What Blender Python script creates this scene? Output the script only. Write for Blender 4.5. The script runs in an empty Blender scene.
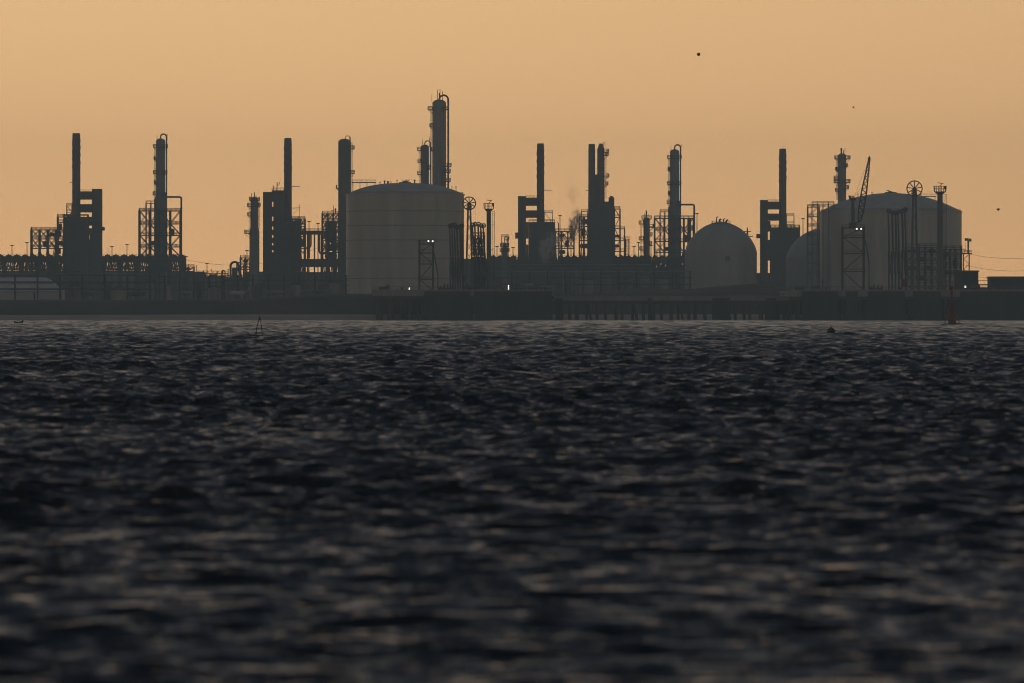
import bpy, math, random
import numpy as np
from mathutils import Vector, Matrix, noise as mnoise
random.seed(7); R = random.uniform
PI = math.pi
scene = bpy.context.scene
COL = scene.collection
# ---------------------------------------------------------------- camera frame (metres; one unit of the survey grid is s = Y/F metres)
F, CX, HOR, H = 8000.0, 512.0, 309.9, 4.0
def D(Y): return Y + 750 if 3350 <= Y < 4800 else Y      # the process plant stands well inland of the shore road
def sc(Y): return D(Y) / F
def wx(px, Y): return (px - CX) * D(Y) / F
def wz(py, Y): return H + (HOR - py) * D(Y) / F

# ---------------------------------------------------------------- materials
MATS = {}
def mat(name, col, rough=0.7, metal=0.0, var=0.25, scale=0.35, streak=False, spec=0.4):
    m = bpy.data.materials.new(name); m.use_nodes = True
    nt = m.node_tree; b = nt.nodes['Principled BSDF']
    tc = nt.nodes.new('ShaderNodeTexCoord')
    mp = nt.nodes.new('ShaderNodeMapping')
    mp.inputs['Scale'].default_value = (scale, scale, scale * (0.12 if streak else 1.0))
    n = nt.nodes.new('ShaderNodeTexNoise'); n.inputs['Scale'].default_value = 1.0
    n.inputs['Detail'].default_value = 6; n.inputs['Roughness'].default_value = 0.65
    r = nt.nodes.new('ShaderNodeValToRGB')
    c = np.array(col)
    r.color_ramp.elements[0].position = 0.3; r.color_ramp.elements[1].position = 0.72
    r.color_ramp.elements[0].color = tuple(c * (1 - var)) + (1,)
    r.color_ramp.elements[1].color = tuple(np.minimum(c * (1 + var * 0.6), 0.9)) + (1,)
    L = nt.links.new
    L(tc.outputs['Object'], mp.inputs['Vector']); L(mp.outputs['Vector'], n.inputs['Vector'])
    L(n.outputs['Fac'], r.inputs['Fac']); L(r.outputs['Color'], b.inputs['Base Color'])
    b.inputs['Roughness'].default_value = rough; b.inputs['Metallic'].default_value = metal
    b.inputs['Specular IOR Level'].default_value = spec
    MATS[name] = m; return m
mat('dark_steel', (0.045, 0.055, 0.06), 0.6, 0, 0.4, 0.5)
mat('grey_steel', (0.10, 0.115, 0.12), 0.6, 0, 0.35, 0.5)
mat('cladding', (0.20, 0.215, 0.22), 0.55, 0.2, 0.3, 0.25, True)
mat('heater_plate', (0.085, 0.095, 0.095), 0.75, 0, 0.35, 0.25, True)
mat('chimney_paint', (0.12, 0.125, 0.12), 0.8, 0, 0.35, 0.3, True)
mat('tank_white', (0.41, 0.39, 0.335), 0.55, 0, 0.36, 0.14, True)
mat('sphere_white', (0.33, 0.33, 0.305), 0.5, 0, 0.25, 0.14, True)
mat('concrete', (0.24, 0.235, 0.22), 0.9, 0, 0.35, 0.5, True)
mat('wet_pile', (0.032, 0.036, 0.036), 0.6, 0, 0.4, 1.0, True)
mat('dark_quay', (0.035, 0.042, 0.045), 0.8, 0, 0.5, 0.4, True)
mat('brick', (0.16, 0.13, 0.11), 0.9, 0, 0.3, 0.8)
mat('shed_pale', (0.52, 0.52, 0.50), 0.5, 0, 0.12, 0.2, True)
mat('roof_sheet', (0.12, 0.12, 0.12), 0.7, 0, 0.3, 0.4)
mat('glass_dark', (0.02, 0.025, 0.03), 0.15, 0, 0.2, 0.5, spec=0.8)
mat('pipe_pale', (0.33, 0.33, 0.31), 0.45, 0.3, 0.3, 0.5)
mat('red_paint', (0.12, 0.006, 0.018), 0.55, 0, 0.35, 1.2, True)
mat('rust', (0.15, 0.06, 0.035), 0.85, 0, 0.5, 0.8)
mat('black_rubber', (0.012, 0.012, 0.013), 0.7, 0, 0.3, 2.0)
mat('buoy_white', (0.85, 0.85, 0.83), 0.5, 0, 0.2, 2.0)
mat('feather', (0.035, 0.03, 0.028), 0.8, 0, 0.4, 6.0)
mat('land', (0.085, 0.068, 0.052), 0.95, 0, 0.55, 0.05)
mat('sand', (0.46, 0.33, 0.225), 0.8, 0, 0.35, 0.06)
def lampmat(name, col, st):
    m = bpy.data.materials.new(name); m.use_nodes = True
    b = m.node_tree.nodes['Principled BSDF']
    b.inputs['Base Color'].default_value = (0.8, 0.8, 0.8, 1)
    b.inputs['Emission Color'].default_value = tuple(col) + (1,)
    b.inputs['Emission Strength'].default_value = st
    MATS[name] = m
lampmat('lamp_white', (1.0, 0.95, 0.84), 1.7)
lampmat('lamp_warm', (1.0, 0.86, 0.62), 2.2)

# ---------------------------------------------------------------- mesh builder
class MB:
    def __init__(s): s.v = []; s.f = []
    def add(s, vs, fs):
        o = len(s.v); s.v += [tuple(v) for v in vs]; s.f += [tuple(i + o for i in f) for f in fs]; return s
    def box(s, x0, x1, y0, y1, z0, z1):
        if x0 > x1: x0, x1 = x1, x0
        if y0 > y1: y0, y1 = y1, y0
        if z0 > z1: z0, z1 = z1, z0
        return s.add([(x0,y0,z0),(x1,y0,z0),(x1,y1,z0),(x0,y1,z0),(x0,y0,z1),(x1,y0,z1),(x1,y1,z1),(x0,y1,z1)],
                     [(0,3,2,1),(4,5,6,7),(0,1,5,4),(1,2,6,5),(2,3,7,6),(3,0,4,7)])
    def prism(s, pts, y0, y1):            # outline in x,z
        n = len(pts)
        a = sum(pts[i][0]*pts[(i+1)%n][1] - pts[(i+1)%n][0]*pts[i][1] for i in range(n))
        if a < 0: pts = pts[::-1]
        vs = [(x, y0, z) for x, z in pts] + [(x, y1, z) for x, z in pts]
        fs = [tuple(range(n)), tuple(range(2*n-1, n-1, -1))]
        fs += [((i+1) % n, i, i+n, (i+1) % n + n) for i in range(n)]
        return s.add(vs, fs)
    def tube(s, pts, r, n=8, r1=None):
        P = [Vector(p) for p in pts]; m = len(P); vs = []; fs = []
        up = None
        for i, p in enumerate(P):
            d = (P[min(i+1, m-1)] - P[max(i-1, 0)])
            if d.length < 1e-9: d = Vector((0,0,1))
            d.normalize()
            if up is None: up = d.orthogonal().normalized()
            else:
                up = (up - d * up.dot(d))
                up = up.normalized() if up.length > 1e-6 else d.orthogonal().normalized()
            q = d.cross(up)
            rr = r if r1 is None else r + (r1 - r) * i / max(1, m-1)
            k = 1.0
            if 0 < i < m-1:
                a = (P[i]-P[i-1]).normalized().dot((P[i+1]-P[i]).normalized())
                k = 1 / max(0.6, math.sqrt(max(0.0, (1 + a) / 2)))
            for j in range(n):
                t = 2*PI*j/n
                vs.append(p + (up*math.cos(t) + q*math.sin(t)) * rr)
        for i in range(m-1):
            for j in range(n):
                a = i*n + j; b = i*n + (j+1) % n
                fs.append((a, b, b+n, a+n))
        fs.append(tuple(range(n-1, -1, -1))); fs.append(tuple(range((m-1)*n, m*n)))
        return s.add(vs, fs)
    def bar(s, a, b, w): return s.tube([a, b], w*0.7071, 4)
    def lathe(s, prof, n=24, cx=0, cy=0, a0=0, a1=2*PI):
        vs = []; fs = []; full = abs(a1 - a0 - 2*PI) < 1e-6
        k = n if full else n + 1
        for r, z in prof:
            for j in range(k):
                t = a0 + (a1-a0)*j/n
                vs.append((cx + r*math.cos(t), cy + r*math.sin(t), z))
        for i in range(len(prof)-1):
            for j in range(n):
                a = i*k + j; b = i*k + (j+1) % k
                fs.append((a, b, b+k, a+k))
        if full:
            fs.append(tuple(range(k-1, -1, -1))); fs.append(tuple(range((len(prof)-1)*k, len(prof)*k)))
        return s.add(vs, fs)
    def torus(s, c, axis, R_, r, n=24, m=6):
        axis = Vector(axis).normalized(); u = axis.orthogonal().normalized(); w = axis.cross(u); c = Vector(c)
        vs = []; fs = []
        for i in range(n):
            t = 2*PI*i/n; d = u*math.cos(t) + w*math.sin(t)
            for j in range(m):
                q = 2*PI*j/m
                vs.append(c + d*(R_ + r*math.cos(q)) + axis*(r*math.sin(q)))
        for i in range(n):
            for j in range(m):
                fs.append((i*m+j, ((i+1)%n)*m+j, ((i+1)%n)*m+(j+1)%m, i*m+(j+1)%m))
        return s.add(vs, fs)
    def ball(s, c, rx, ry=None, rz=None, n=16, m=10):
        ry = ry or rx; rz = rz or rx
        vs = [(c[0], c[1], c[2]-rz)]; fs = []
        for i in range(1, m):
            t = -PI/2 + PI*i/m
            for j in range(n):
                q = 2*PI*j/n
                vs.append((c[0]+rx*math.cos(t)*math.cos(q), c[1]+ry*math.cos(t)*math.sin(q), c[2]+rz*math.sin(t)))
        vs.append((c[0], c[1], c[2]+rz)); top = len(vs)-1
        for j in range(n):
            fs.append((0, 1+(j+1)%n, 1+j)); fs.append((top, top-n+j, top-n+(j+1)%n))
        for i in range(m-2):
            for j in range(n):
                a = 1+i*n+j; b = 1+i*n+(j+1)%n
                fs.append((a, b, b+n, a+n))
        return s.add(vs, fs)
    def build(s, name, m, parent=None):
        me = bpy.data.meshes.new(name); me.from_pydata(s.v, [], s.f)
        me.polygons.foreach_set('use_smooth', [True]*len(me.polygons))
        me.set_sharp_from_angle(angle=math.radians(32))
        me.materials.append(MATS[m] if isinstance(m, str) else m)
        o = bpy.data.objects.new(name, me); COL.objects.link(o)
        if parent is not None: o.parent = parent
        return o
def tag(o, label=None, cat=None, group=None, kind=None):
    if label: o['label'] = label
    if cat: o['category'] = cat
    if group: o['group'] = group
    if kind: o['kind'] = kind
    return o
def copy_tree(o, parent=None):
    c = o.copy(); COL.objects.link(c)
    if parent is not None: c.parent = parent
    for ch in list(o.children): copy_tree(ch, c)
    return c

# ---------------------------------------------------------------- terrain heights
def bank_top(px):
    t = min(1, max(0, (px - 215) / 130.0)); t = t*t*(3-2*t)
    return 7.9 + 2.2 * t
GZ = 7.0
class T:
    """a thing: an Empty at its base; parts are laid out on the survey grid at distance Y"""
    def __init__(s, name, label, cat, px, Y, z0=GZ, group=None):
        s.Y = Y; s.s = sc(Y); s.px = px; s.z0 = z0
        s.o = bpy.data.objects.new(name, None); COL.objects.link(s.o)
        s.o.empty_display_size = 2
        s.o.location = (wx(px, Y), D(Y), z0); tag(s.o, label, cat, group)
        s.base = HOR - (z0 - H) / s.s
    def x(s, px): return (px - s.px) * s.s
    def z(s, py): return H + (HOR - py) * s.s - s.z0
    def p(s, px, py, d=0.0): return (s.x(px), d, s.z(py))
    def box(s, mb, x0, x1, py0, py1, d0, d1): return mb.box(s.x(x0), s.x(x1), d0, d1, s.z(py1), s.z(py0))
    def part(s, name, mb, m, parent=None): return mb.build(name, m, parent or s.o)

def railing(mb, pts, h=1.1, w=0.09, every=2.0):
    """posts and two rails along a polyline of local points"""
    for a, b in zip(pts, pts[1:]):
        a = Vector(a); b = Vector(b); L = (b-a).length; n = max(1, int(L/every))
        for k in range(n+1):
            q = a + (b-a)*k/n
            mb.bar(q, q + Vector((0,0,h)), w)
        for hh in (h*0.55, h): mb.bar(a + Vector((0,0,hh)), b + Vector((0,0,hh)), w)

def ring_platform(t, px, py, r, side, ext=2.2, span=1.35, d=0.0):
    """part-round walkway on the side of a vessel"""
    mb = MB(); s = t.s; ri = r*s*0.98; ro = (r+ext)*s; z = t.z(py); cx = t.x(px)
    c0 = 0 if side > 0 else PI
    if side == 0: a0, a1 = 0, 2*PI - 0.02
    else: a0, a1 = c0 - span, c0 + span
    n = 12 if side else 24
    vs = []; fs = []
    for k in range(n+1):
        a = a0 + (a1-a0)*k/n
        for rr, zz in ((ri, z), (ro, z), (ro, z-0.42), (ri, z-0.42)):
            vs.append((cx + rr*math.cos(a), d + rr*math.sin(a), zz))
    for k in range(n):
        for j in range(4):
            a = k*4+j; b = k*4+(j+1) % 4
            fs.append((a, b, b+4, a+4))
    fs += [(0,3,2,1), (n*4, n*4+1, n*4+2, n*4+3)]
    mb.add(vs, fs)
    pts = [(cx + ro*math.cos(a0+(a1-a0)*k/n), d + ro*math.sin(a0+(a1-a0)*k/n), z) for k in range(n+1)]
    railing(mb, pts, 1.6, 0.17, 3.2)
    for k in (2, n//2, n-2):          # brackets
        a = a0 + (a1-a0)*k/n
        mb.bar((cx+ro*0.97*math.cos(a), d+ro*0.97*math.sin(a), z-0.25), (cx+ri*math.cos(a), d+ri*math.sin(a), z-0.25-(ro-ri)*0.8), 0.16)
    return t.part('platform', mb, 'dark_steel')

def ladder(t, px, py0, py1, d=-1.0, w=0.55, cage=True, side=1):
    mb = MB(); x = t.x(px); z0 = t.z(py1); z1 = t.z(py0)
    for dx in (-w/2, w/2): mb.bar((x+dx, d, z0), (x+dx, d, z1), 0.16)
    k = z0
    while k < z1:
        mb.bar((x-w/2, d, k), (x+w/2, d, k), 0.05); k += 0.6
    if cage:
        k = z0 + 2.2
        while k < z1:
            mb.torus((x, d-0.4, k), (0,0,1), 0.48, 0.05, 10, 4); k += 1.5
    return t.part('ladder', mb, 'dark_steel')

def arc(cx, cz, r, a0, a1, n, y=0.0):
    return [(cx + r*math.cos(a0+(a1-a0)*k/n), y, cz + r*math.sin(a0+(a1-a0)*k/n)) for k in range(n+1)]

# ---------------------------------------------------------------- process columns
def column(label, px, Y, r, top, plats, wide=None, loop=None, spikes=(), lad=None, m='cladding', base=None, group='process columns'):
    """loop = (x of the down pipe, crown py, foot py, pipe radius)"""
    t = T('process_column', label, 'process column', px, Y, group=group)
    s = t.s; base = base or t.base; b = 0.0
    prof = [(r*s, b), (r*s, t.z(top + r*0.62))]
    if wide:
        py, r2 = wide
        prof = [(r2*s, b), (r2*s, t.z(py+1.6)), (r*s, t.z(py-1.6)), (r*s, t.z(top + r*0.62))]
    zt = t.z(top + r*0.62)
    for k in range(1, 7):
        a = PI/2*k/6
        prof.append((max(0.15, r*s*math.cos(a)), zt + r*0.62*s*math.sin(a)))
    mb = MB(); mb.lathe(prof, 28)
    py = top + r*0.62 + 6
    while py < t.base - 4:               # insulation band seams
        rr = (wide[1] if wide and py > wide[0]+2 else r)
        mb.torus((0,0,t.z(py)), (0,0,1), rr*s, 0.07, 28, 4); py += 7.5
    t.part('shell', mb, m)
    for pl in plats:
        ring_platform(t, px, pl[0], (wide[1] if wide and pl[0] > wide[0] else r), pl[1], *(pl[2:]))
    if loop:
        lx, crown, foot, pr = loop
        x0 = 0.0; x1 = t.x(lx); rad = abs(x1-x0)/2; zc = t.z(crown) - rad
        pts = [(x0, 0, zt)] + arc((x0+x1)/2, zc, rad, PI if x1 > x0 else 0, 0 if x1 > x0 else PI, 10) + [(x1, 0, t.z(foot))]
        t.part('overhead_pipe', MB().tube(pts, pr*s, 10), 'grey_steel')
    if spikes:
        mb = MB()
        for (sx, sp, w) in spikes:
            mb.tube([(t.x(sx), 0.3, t.z(top+2.2)), (t.x(sx), 0.3, t.z(sp))], w*s, 6)
        t.part('vent_mast', mb, 'dark_steel')
    for (lx, p0, p1) in (lad or ()):
        ladder(t, lx, p0, p1, -0.2)
    return t

# ---------------------------------------------------------------- steel frames
def steel_frame(label, x0, x1, levels, Y, depth=10, bays=2, w=0.9, brace='x', name='steel_frame', rails=True, stair=False, drums=(), inner=True, group='open steel frames', cat='steel frame', z0=GZ, skip=()):
    w *= 1.4; t = T(name, label, cat, (x0+x1)/2, Y, z0, group); s = t.s
    xs = [x0 + (x1-x0)*k/bays for k in range(bays+1)]
    zt = t.z(levels[0])
    for k, px in enumerate(xs):
        for d in (-depth/2, depth/2):
            t.part('post', MB().box(t.x(px)-w*s/2, t.x(px)+w*s/2, d-w*s/2, d+w*s/2, 0, zt - (0.02 if k % 2 else 0.0)), 'dark_steel')
    for i, py in enumerate(levels):
        if i in skip: continue
        mb = MB(); z = t.z(py); hw = w*s*0.42
        mb.box(t.x(x0)-w*s*0.3, t.x(x1)+w*s*0.3, -depth/2-w*s*.3, depth/2+w*s*.3, z-hw*1.6, z+0.03)
        if rails: railing(mb, [(t.x(x0), -depth/2, z), (t.x(x1), -depth/2, z), (t.x(x1), depth/2, z), (t.x(x0), depth/2, z), (t.x(x0), -depth/2, z)], 1.2, 0.18, 2.4)
        t.part('floor_deck', mb, 'dark_steel')
    lv = list(levels) + [t.base]
    for k in range(bays):
        mb = MB()
        for i in range(len(lv)-1):
            za, zb = t.z(lv[i]), t.z(lv[i+1])
            xa, xb = t.x(xs[k]), t.x(xs[k+1])
            for d in (-depth/2, depth/2):
                if brace == 'x' or (brace == 'z' and (i+k) % 2 == 0): mb.bar((xa, d+0.1, za), (xb, d+0.1, zb), w*s*0.42)
                if brace == 'x' or (brace == 'z' and (i+k) % 2 == 1): mb.bar((xb, d-0.1, za), (xa, d-0.1, zb), w*s*0.42)
        if mb.v:
            for i in range(len(lv)): mb.bar((t.x(xs[k]), -depth/2+.1, t.z(lv[i])), (t.x(xs[k]), depth/2+.1, t.z(lv[i])), w*s*.4)
            t.part('bracing', mb, 'dark_steel')
    if stair:
        mb = MB()
        for i in range(len(lv)-1):
            za, zb = t.z(lv[i]), t.z(lv[i+1])
            a, b = (stair[0], stair[1]) if i % 2 else (stair[1], stair[0])
            for d in (-depth/2-1.2, -depth/2-0.3):
                mb.bar((t.x(a), d, za), (t.x(b), d, zb), 0.28)
                mb.bar((t.x(a), d, za+1.0), (t.x(b), d, zb+1.0), 0.1)
            for q in range(1, 12):
                f = q/12; xx = t.x(a)+(t.x(b)-t.x(a))*f; zz = za+(zb-za)*f
                mb.box(xx-0.15, xx+0.15, -depth/2-1.18, -depth/2-0.32, zz-0.03, zz+0.03)
        t.part('stair', mb, 'dark_steel')
    for (dx, dy, rx, L) in drums:         # vessels lying on the decks: a part each, bolted to the frame
        mb = MB(); xc = t.x(dx); zc = t.z(dy); r_ = rx*s; l_ = L*s/2
        prof = [(0.1, -l_-r_*.4), (r_*.7, -l_-r_*.25), (r_, -l_), (r_, l_), (r_*.7, l_+r_*.25), (0.1, l_+r_*.4)]
        m2 = MB(); m2.lathe(prof, 16)
        if dx*7 % 2 < 1: m2.v = [(v[2], v[1], v[0]) for v in m2.v]; m2.f = [f[::-1] for f in m2.f]
        m2.v = [(v[0]+xc, v[1]-depth*.12, v[2]+zc) for v in m2.v]
        t.part('drum', m2, 'grey_steel')
    return t

# ---------------------------------------------------------------- fired heaters
def heater(label, Y, cx0, cx1, top, tower, bands, body, side, arms=(), chim_label=None, steps=()):
    """cx0,cx1 chimney edges; tower=(x0,x1,py top); bands = [(py0,py1)] cross ducts; body=(x0,x1,py top)"""
    pc = (cx0+cx1)/2
    t = T('fired_heater', label, 'fired heater', pc, Y, group='fired heaters with chimneys'); s = t.s
    r = (cx1-cx0)/2*s*1.06
    mb = MB()
    zt = t.z(top); zb = t.z(body[2]) - 6
    mb.lathe([(r*1.06, zb), (r*1.0, zb+12), (r*0.97, zt-3.4), (r*0.97, zt-3.2), (r*0.93, zt-0.6), (r*0.84, zt), (r*0.7, zt), (r*0.7, zt-1.0)], 24)
    c = t.part('chimney', mb, 'chimney_paint')
    for q in range(6): t.part('stiffening_ring', MB().torus((0,0,zt-4-q*(zt-zb-8)/6.2), (0,0,1), r*1.0, 0.16, 24, 5), 'dark_steel', c)
    mb = MB()
    for k in range(3):                     # helical strakes near the top
        pts = []
        for q in range(26):
            a = k*2*PI/3 + q*0.32; pts.append((r*1.03*math.cos(a), r*1.03*math.sin(a), zt-3.5-q*0.62))
        mb.tube(pts, 0.16, 4)
    t.part('strake', mb, 'chimney_paint', c)
    x0, x1, py = body
    mb = MB(); t.box(mb, x0, x1, py, t.base-3.0, -8, 8)
    n = int((x1-x0)/4)
    for k in range(1, n):                  # buckstays
        xx = t.x(x0+(x1-x0)*k/n); mb.box(xx-.2, xx+.2, -8.3, -7.99, t.z(t.base-4), t.z(py+1.2))
    for q in (0.25, 0.5, 0.75):
        zz = t.z(py)*(1-q); mb.box(t.x(x0)+.2, t.x(x1)-.2, -8.42, -8.31, zz-.2, zz+.2)
    f = t.part('firebox', mb, 'heater_plate')
    for lx in (x0+2, (x0+x1)/2, x1-2):
        for d in (-6.5, 6.5): t.part('leg', MB().box(t.x(lx)-.5, t.x(lx)+.5, d-.5, d+.5, 0, t.z(t.base-2.99)), 'concrete')
    mb = MB(); z = t.z(py)
    railing(mb, [(t.x(x0)+.2,-7.8,z),(t.x(x1)-.2,-7.8,z),(t.x(x1)-.2,7.8,z),(t.x(x0)+.2,7.8,z),(t.x(x0)+.2,-7.8,z)], 1.3, 0.2, 2.0)
    t.part('railing', mb, 'dark_steel')
    tx0, tx1, ty = tower
    mb = MB(); t.box(mb, tx0, tx1, ty, t.base-3.2, -4.6, 4.6)
    for q in range(1, 9):
        zz = t.z(ty) * q / 9; mb.box(t.x(tx0)+.3, t.x(tx1)-.3, -4.75, -4.58, zz-.15, zz+.15)
    t.part('duct_tower', mb, 'heater_plate')
    for (a, b) in bands:
        mb = MB(); xa, xb = (tx1, cx0+.6) if tx1 < cx0 else (cx1-.6, tx0)
        mb.box(t.x(xa), t.x(xb), -3.6, 3.6, t.z(b), t.z(a))
        t.part('cross_duct', mb, 'heater_plate')
    mb = MB(); a = bands[0][0]; xa, xb = (tx1, cx0) if tx1 < cx0 else (cx1, tx0)
    railing(mb, [(t.x(xa), -3.4, t.z(a)), (t.x(xb), -3.4, t.z(a))], 1.15, 0.12, 1.6)
    t.part('railing', mb, 'dark_steel')
    for (x0_, x1_, y0_, y1_) in steps:     # stepped annexes of the casing
        mb = MB(); t.box(mb, x0_, x1_, y0_, y1_, -6, 6)
        t.part('annex', mb, 'heater_plate')
    for (ax, ay, d_) in arms:              # lightning arms / wind sensors
        t.part('side_arm', MB().bar((0, -r*0.9 if abs(ax-pc) < .1 else 0, t.z(ay)), t.p(ax, ay), d_), 'dark_steel')
    return t

# ---------------------------------------------------------------- domed tanks and spheres
def domed_tank(label, x0, x1, shoulder, apex, Y, rings, crown):
    pc = (x0+x1)/2
    t = T('storage_tank', label, 'storage tank', pc, Y, group='large domed storage tanks'); s = t.s
    r = (x1-x0)/2*s; zs = t.z(shoulder); za = t.z(apex)
    mb = MB(); prof = [(r*1.0, 0), (r*1.0, zs)]
    for py in rings: pass
    mb.lathe([(r, 0.0), (r, zs)], 96)
    w = t.part('wall', mb, 'tank_white')
    h = za - zs; Rs = (r*r*1.04 + h*h)/(2*h); zc = za - Rs
    prof = [(r*1.012, zs-0.5), (r*1.012, zs+0.15)]
    for k in range(13):
        rr = r*1.0*(1 - k/12.0); prof.append((max(rr, 0.4), zs + h*(1 - (rr/r)**crown)))
    t.part('dome_roof', MB().lathe(prof, 96), 'tank_white')
    for py in rings:
        mb = MB(); z = t.z(py); mb.lathe([(r*0.999, z-0.2), (r+0.2, z-0.2), (r+0.2, z+0.2), (r*0.999, z+0.2)], 96)
        t.part('stiffening_ring', mb, 'grey_steel')
    mb = MB(); n = 72
    zr = prof[2][1]
    pts = [(r*0.985*math.cos(2*PI*k/n), r*0.985*math.sin(2*PI*k/n), zr) for k in range(n+1)]
    railing(mb, pts, 1.1, 0.10, 3.0)
    t.part('railing', mb, 'dark_steel')
    mb = MB(); mb.lathe([(3.2, za-0.6), (3.2, za+0.4), (0.3, za+0.6)], 20)
    for q in range(5): mb.tube([(R(-2.6,2.6), R(-2.6,2.6), za), ] + [(0,0,0)][:0] + [(R(-2.6,2.6), R(-2.6,2.6), za+R(1.0,1.9))], 0.18, 6)
    t.part('roof_manifold', mb, 'grey_steel')
    mb = MB()                              # vertical stair strip along the wall
    a = PI*0.30
    for k in range(50):
        aa = a + k*0.010; zz = zs*k/50
        mb.box((r+.5)*math.cos(aa)-.5, (r+.5)*math.cos(aa)+.5, (r+.5)*math.sin(aa)-.5, (r+.5)*math.sin(aa)+.5, zz-.04, zz+.04)
    for q in (.5, 1.0):
        mb.tube([((r+q)*math.cos(a+k*.010), (r+q)*math.sin(a+k*.010), zs*k/50-.1) for k in range(50)], .09, 5)
    t.part('spiral_stair', mb, 'grey_steel')
    return t, (r, zs, h, crown)

def sphere_tank(label, px, py, rad, Y, top_gear=True):
    t = T('domed_tank', label, 'storage tank', px, Y, group='round topped storage tanks'); s = t.s
    r = rad*s; zc = t.z(py)
    zs = t.z(py - 6.5); h = zc + r - zs
    mb = MB(); mb.lathe([(r, 0), (r, zs)], 60); t.part('wall', mb, 'sphere_white')
    prof = [(r*1.004, zs-.3)] + [(max(.3, r*1.004*f), zs + h*(1-f*f)**.70) for f in (1, .985, .96, .92, .86, .78, .68, .56, .42, .26, .12, 0)]
    t.part('dome_roof', MB().lathe(prof, 60), 'sphere_white')
    for q in range(28):
        a = 2*PI*q/28
        t.part('rib', MB().bar(((r+.1)*math.cos(a), (r+.1)*math.sin(a), 0), ((r+.1)*math.cos(a), (r+.1)*math.sin(a), zs), .3), 'sphere_white')
    if top_gear:
        mb = MB(); zt = zc + r
        mb.lathe([(5.2, zt-1.0), (5.2, zt-0.7)], 18)
        pts = [(5.0*math.cos(2*PI*k/12), 5.0*math.sin(2*PI*k/12), zt-0.7) for k in range(13)]
        railing(mb, pts, 1.2, 0.14, 2.0)
        t.part('platform', mb, 'dark_steel')
        for (dx, h, rr) in ((-2.2, 3.2, .28), (-0.6, 2.0, .45), (1.4, 2.2, .3), (3.0, 1.6, .4)):
            t.part('relief_valve', MB().tube([(dx, 0, zt-0.8), (dx, 0, zt+h-0.8), (dx+0.9, 0, zt+h-0.4)], rr, 8), 'dark_steel')
        mb = MB()                          # curved stair over the shoulder
        for k in range(34):
            f = .15 + .8*k/33
            x_, z_ = (r+.1)*f, zs + h*(1-f*f)**.70 + .35
            mb.box(x_-.45, x_+.45, -1.4, -0.4, z_-.06, z_+.06)
            if k % 2 == 0: mb.bar((x_, -1.4, z_), (x_, -1.4, z_+1.2), .12)
        mb.tube([((r+.1)*(.15+.8*k/33), -1.4, zs + h*(1-(.15+.8*k/33)**2)**.70 + 1.55) for k in range(34)], .14, 5)
        t.part('stair', mb, 'dark_steel')
    mb = MB(); mb.lathe([(2.2, 0), (2.2, .5), (2.4, .5), (2.4, .9), (0.2, 1.0)], 18)
    d = Vector((0.16, -0.99, 0.0)).normalized(); q = d.to_track_quat('Z', 'Y')
    c = Vector((0,0,zs-4)) + d*(r-0.3)
    mb.v = [tuple(q @ (Vector(v)*0.62) + c) for v in mb.v]
    t.part('manway', mb, 'grey_steel')
    return t

# ---------------------------------------------------------------- low sheds and pipework
def shed(name, label, cat, x0, x1, top, Y, depth=18, m='brick', roof='roof_sheet', windows=True, hip=0.0, group='low works buildings', z0=GZ, ridge=2.0):
    t = T(name, label, cat, (x0+x1)/2, Y, z0, group)
    zt = t.z(top)
    mb = MB(); X0, X1 = t.x(x0), t.x(x1)
    if hip <= 0:
        mb.box(X0, X1, 0, depth, 0, zt-0.6); t.part('wall', mb, m)
        mb = MB(); mb.box(X0-.3, X1+.3, -.3, depth+.3, zt-0.62, zt); t.part('roof', mb, roof)
    else:
        mb.box(X0, X1, 0, depth, 0, zt-ridge); t.part('wall', mb, m)
        e = 0.4; z = zt-ridge+0.02; h = hip*t.s
        v = [(X0-e,-e,z),(X1+e,-e,z),(X1+e,depth+e,z),(X0-e,depth+e,z),(X0+h,depth/2,zt),(X1-h,depth/2,zt)]
        mb = MB().add(v, [(3,2,1,0),(0,1,5,4),(1,2,5),(2,3,4,5),(3,0,4)]); t.part('roof', mb, roof)
    if windows:
        n = max(2, int((x1-x0)/9))
        for k in range(n):
            xc = X0 + (X1-X0)*(k+.5)/n
            w = t.part('window', MB().box(xc-.9, xc+.9, -.08, .05, zt*.35, zt*.35+1.3), 'grey_steel')
            t.part('pane', MB().box(xc-.75, xc+.75, -.1, -.082, zt*.35+.15, zt*.35+1.15), 'glass_dark', w)
        t.part('door', MB().box(X0+2, X0+3.4, -.1, .04, 0, 2.3), 'grey_steel')
    return t

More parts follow.
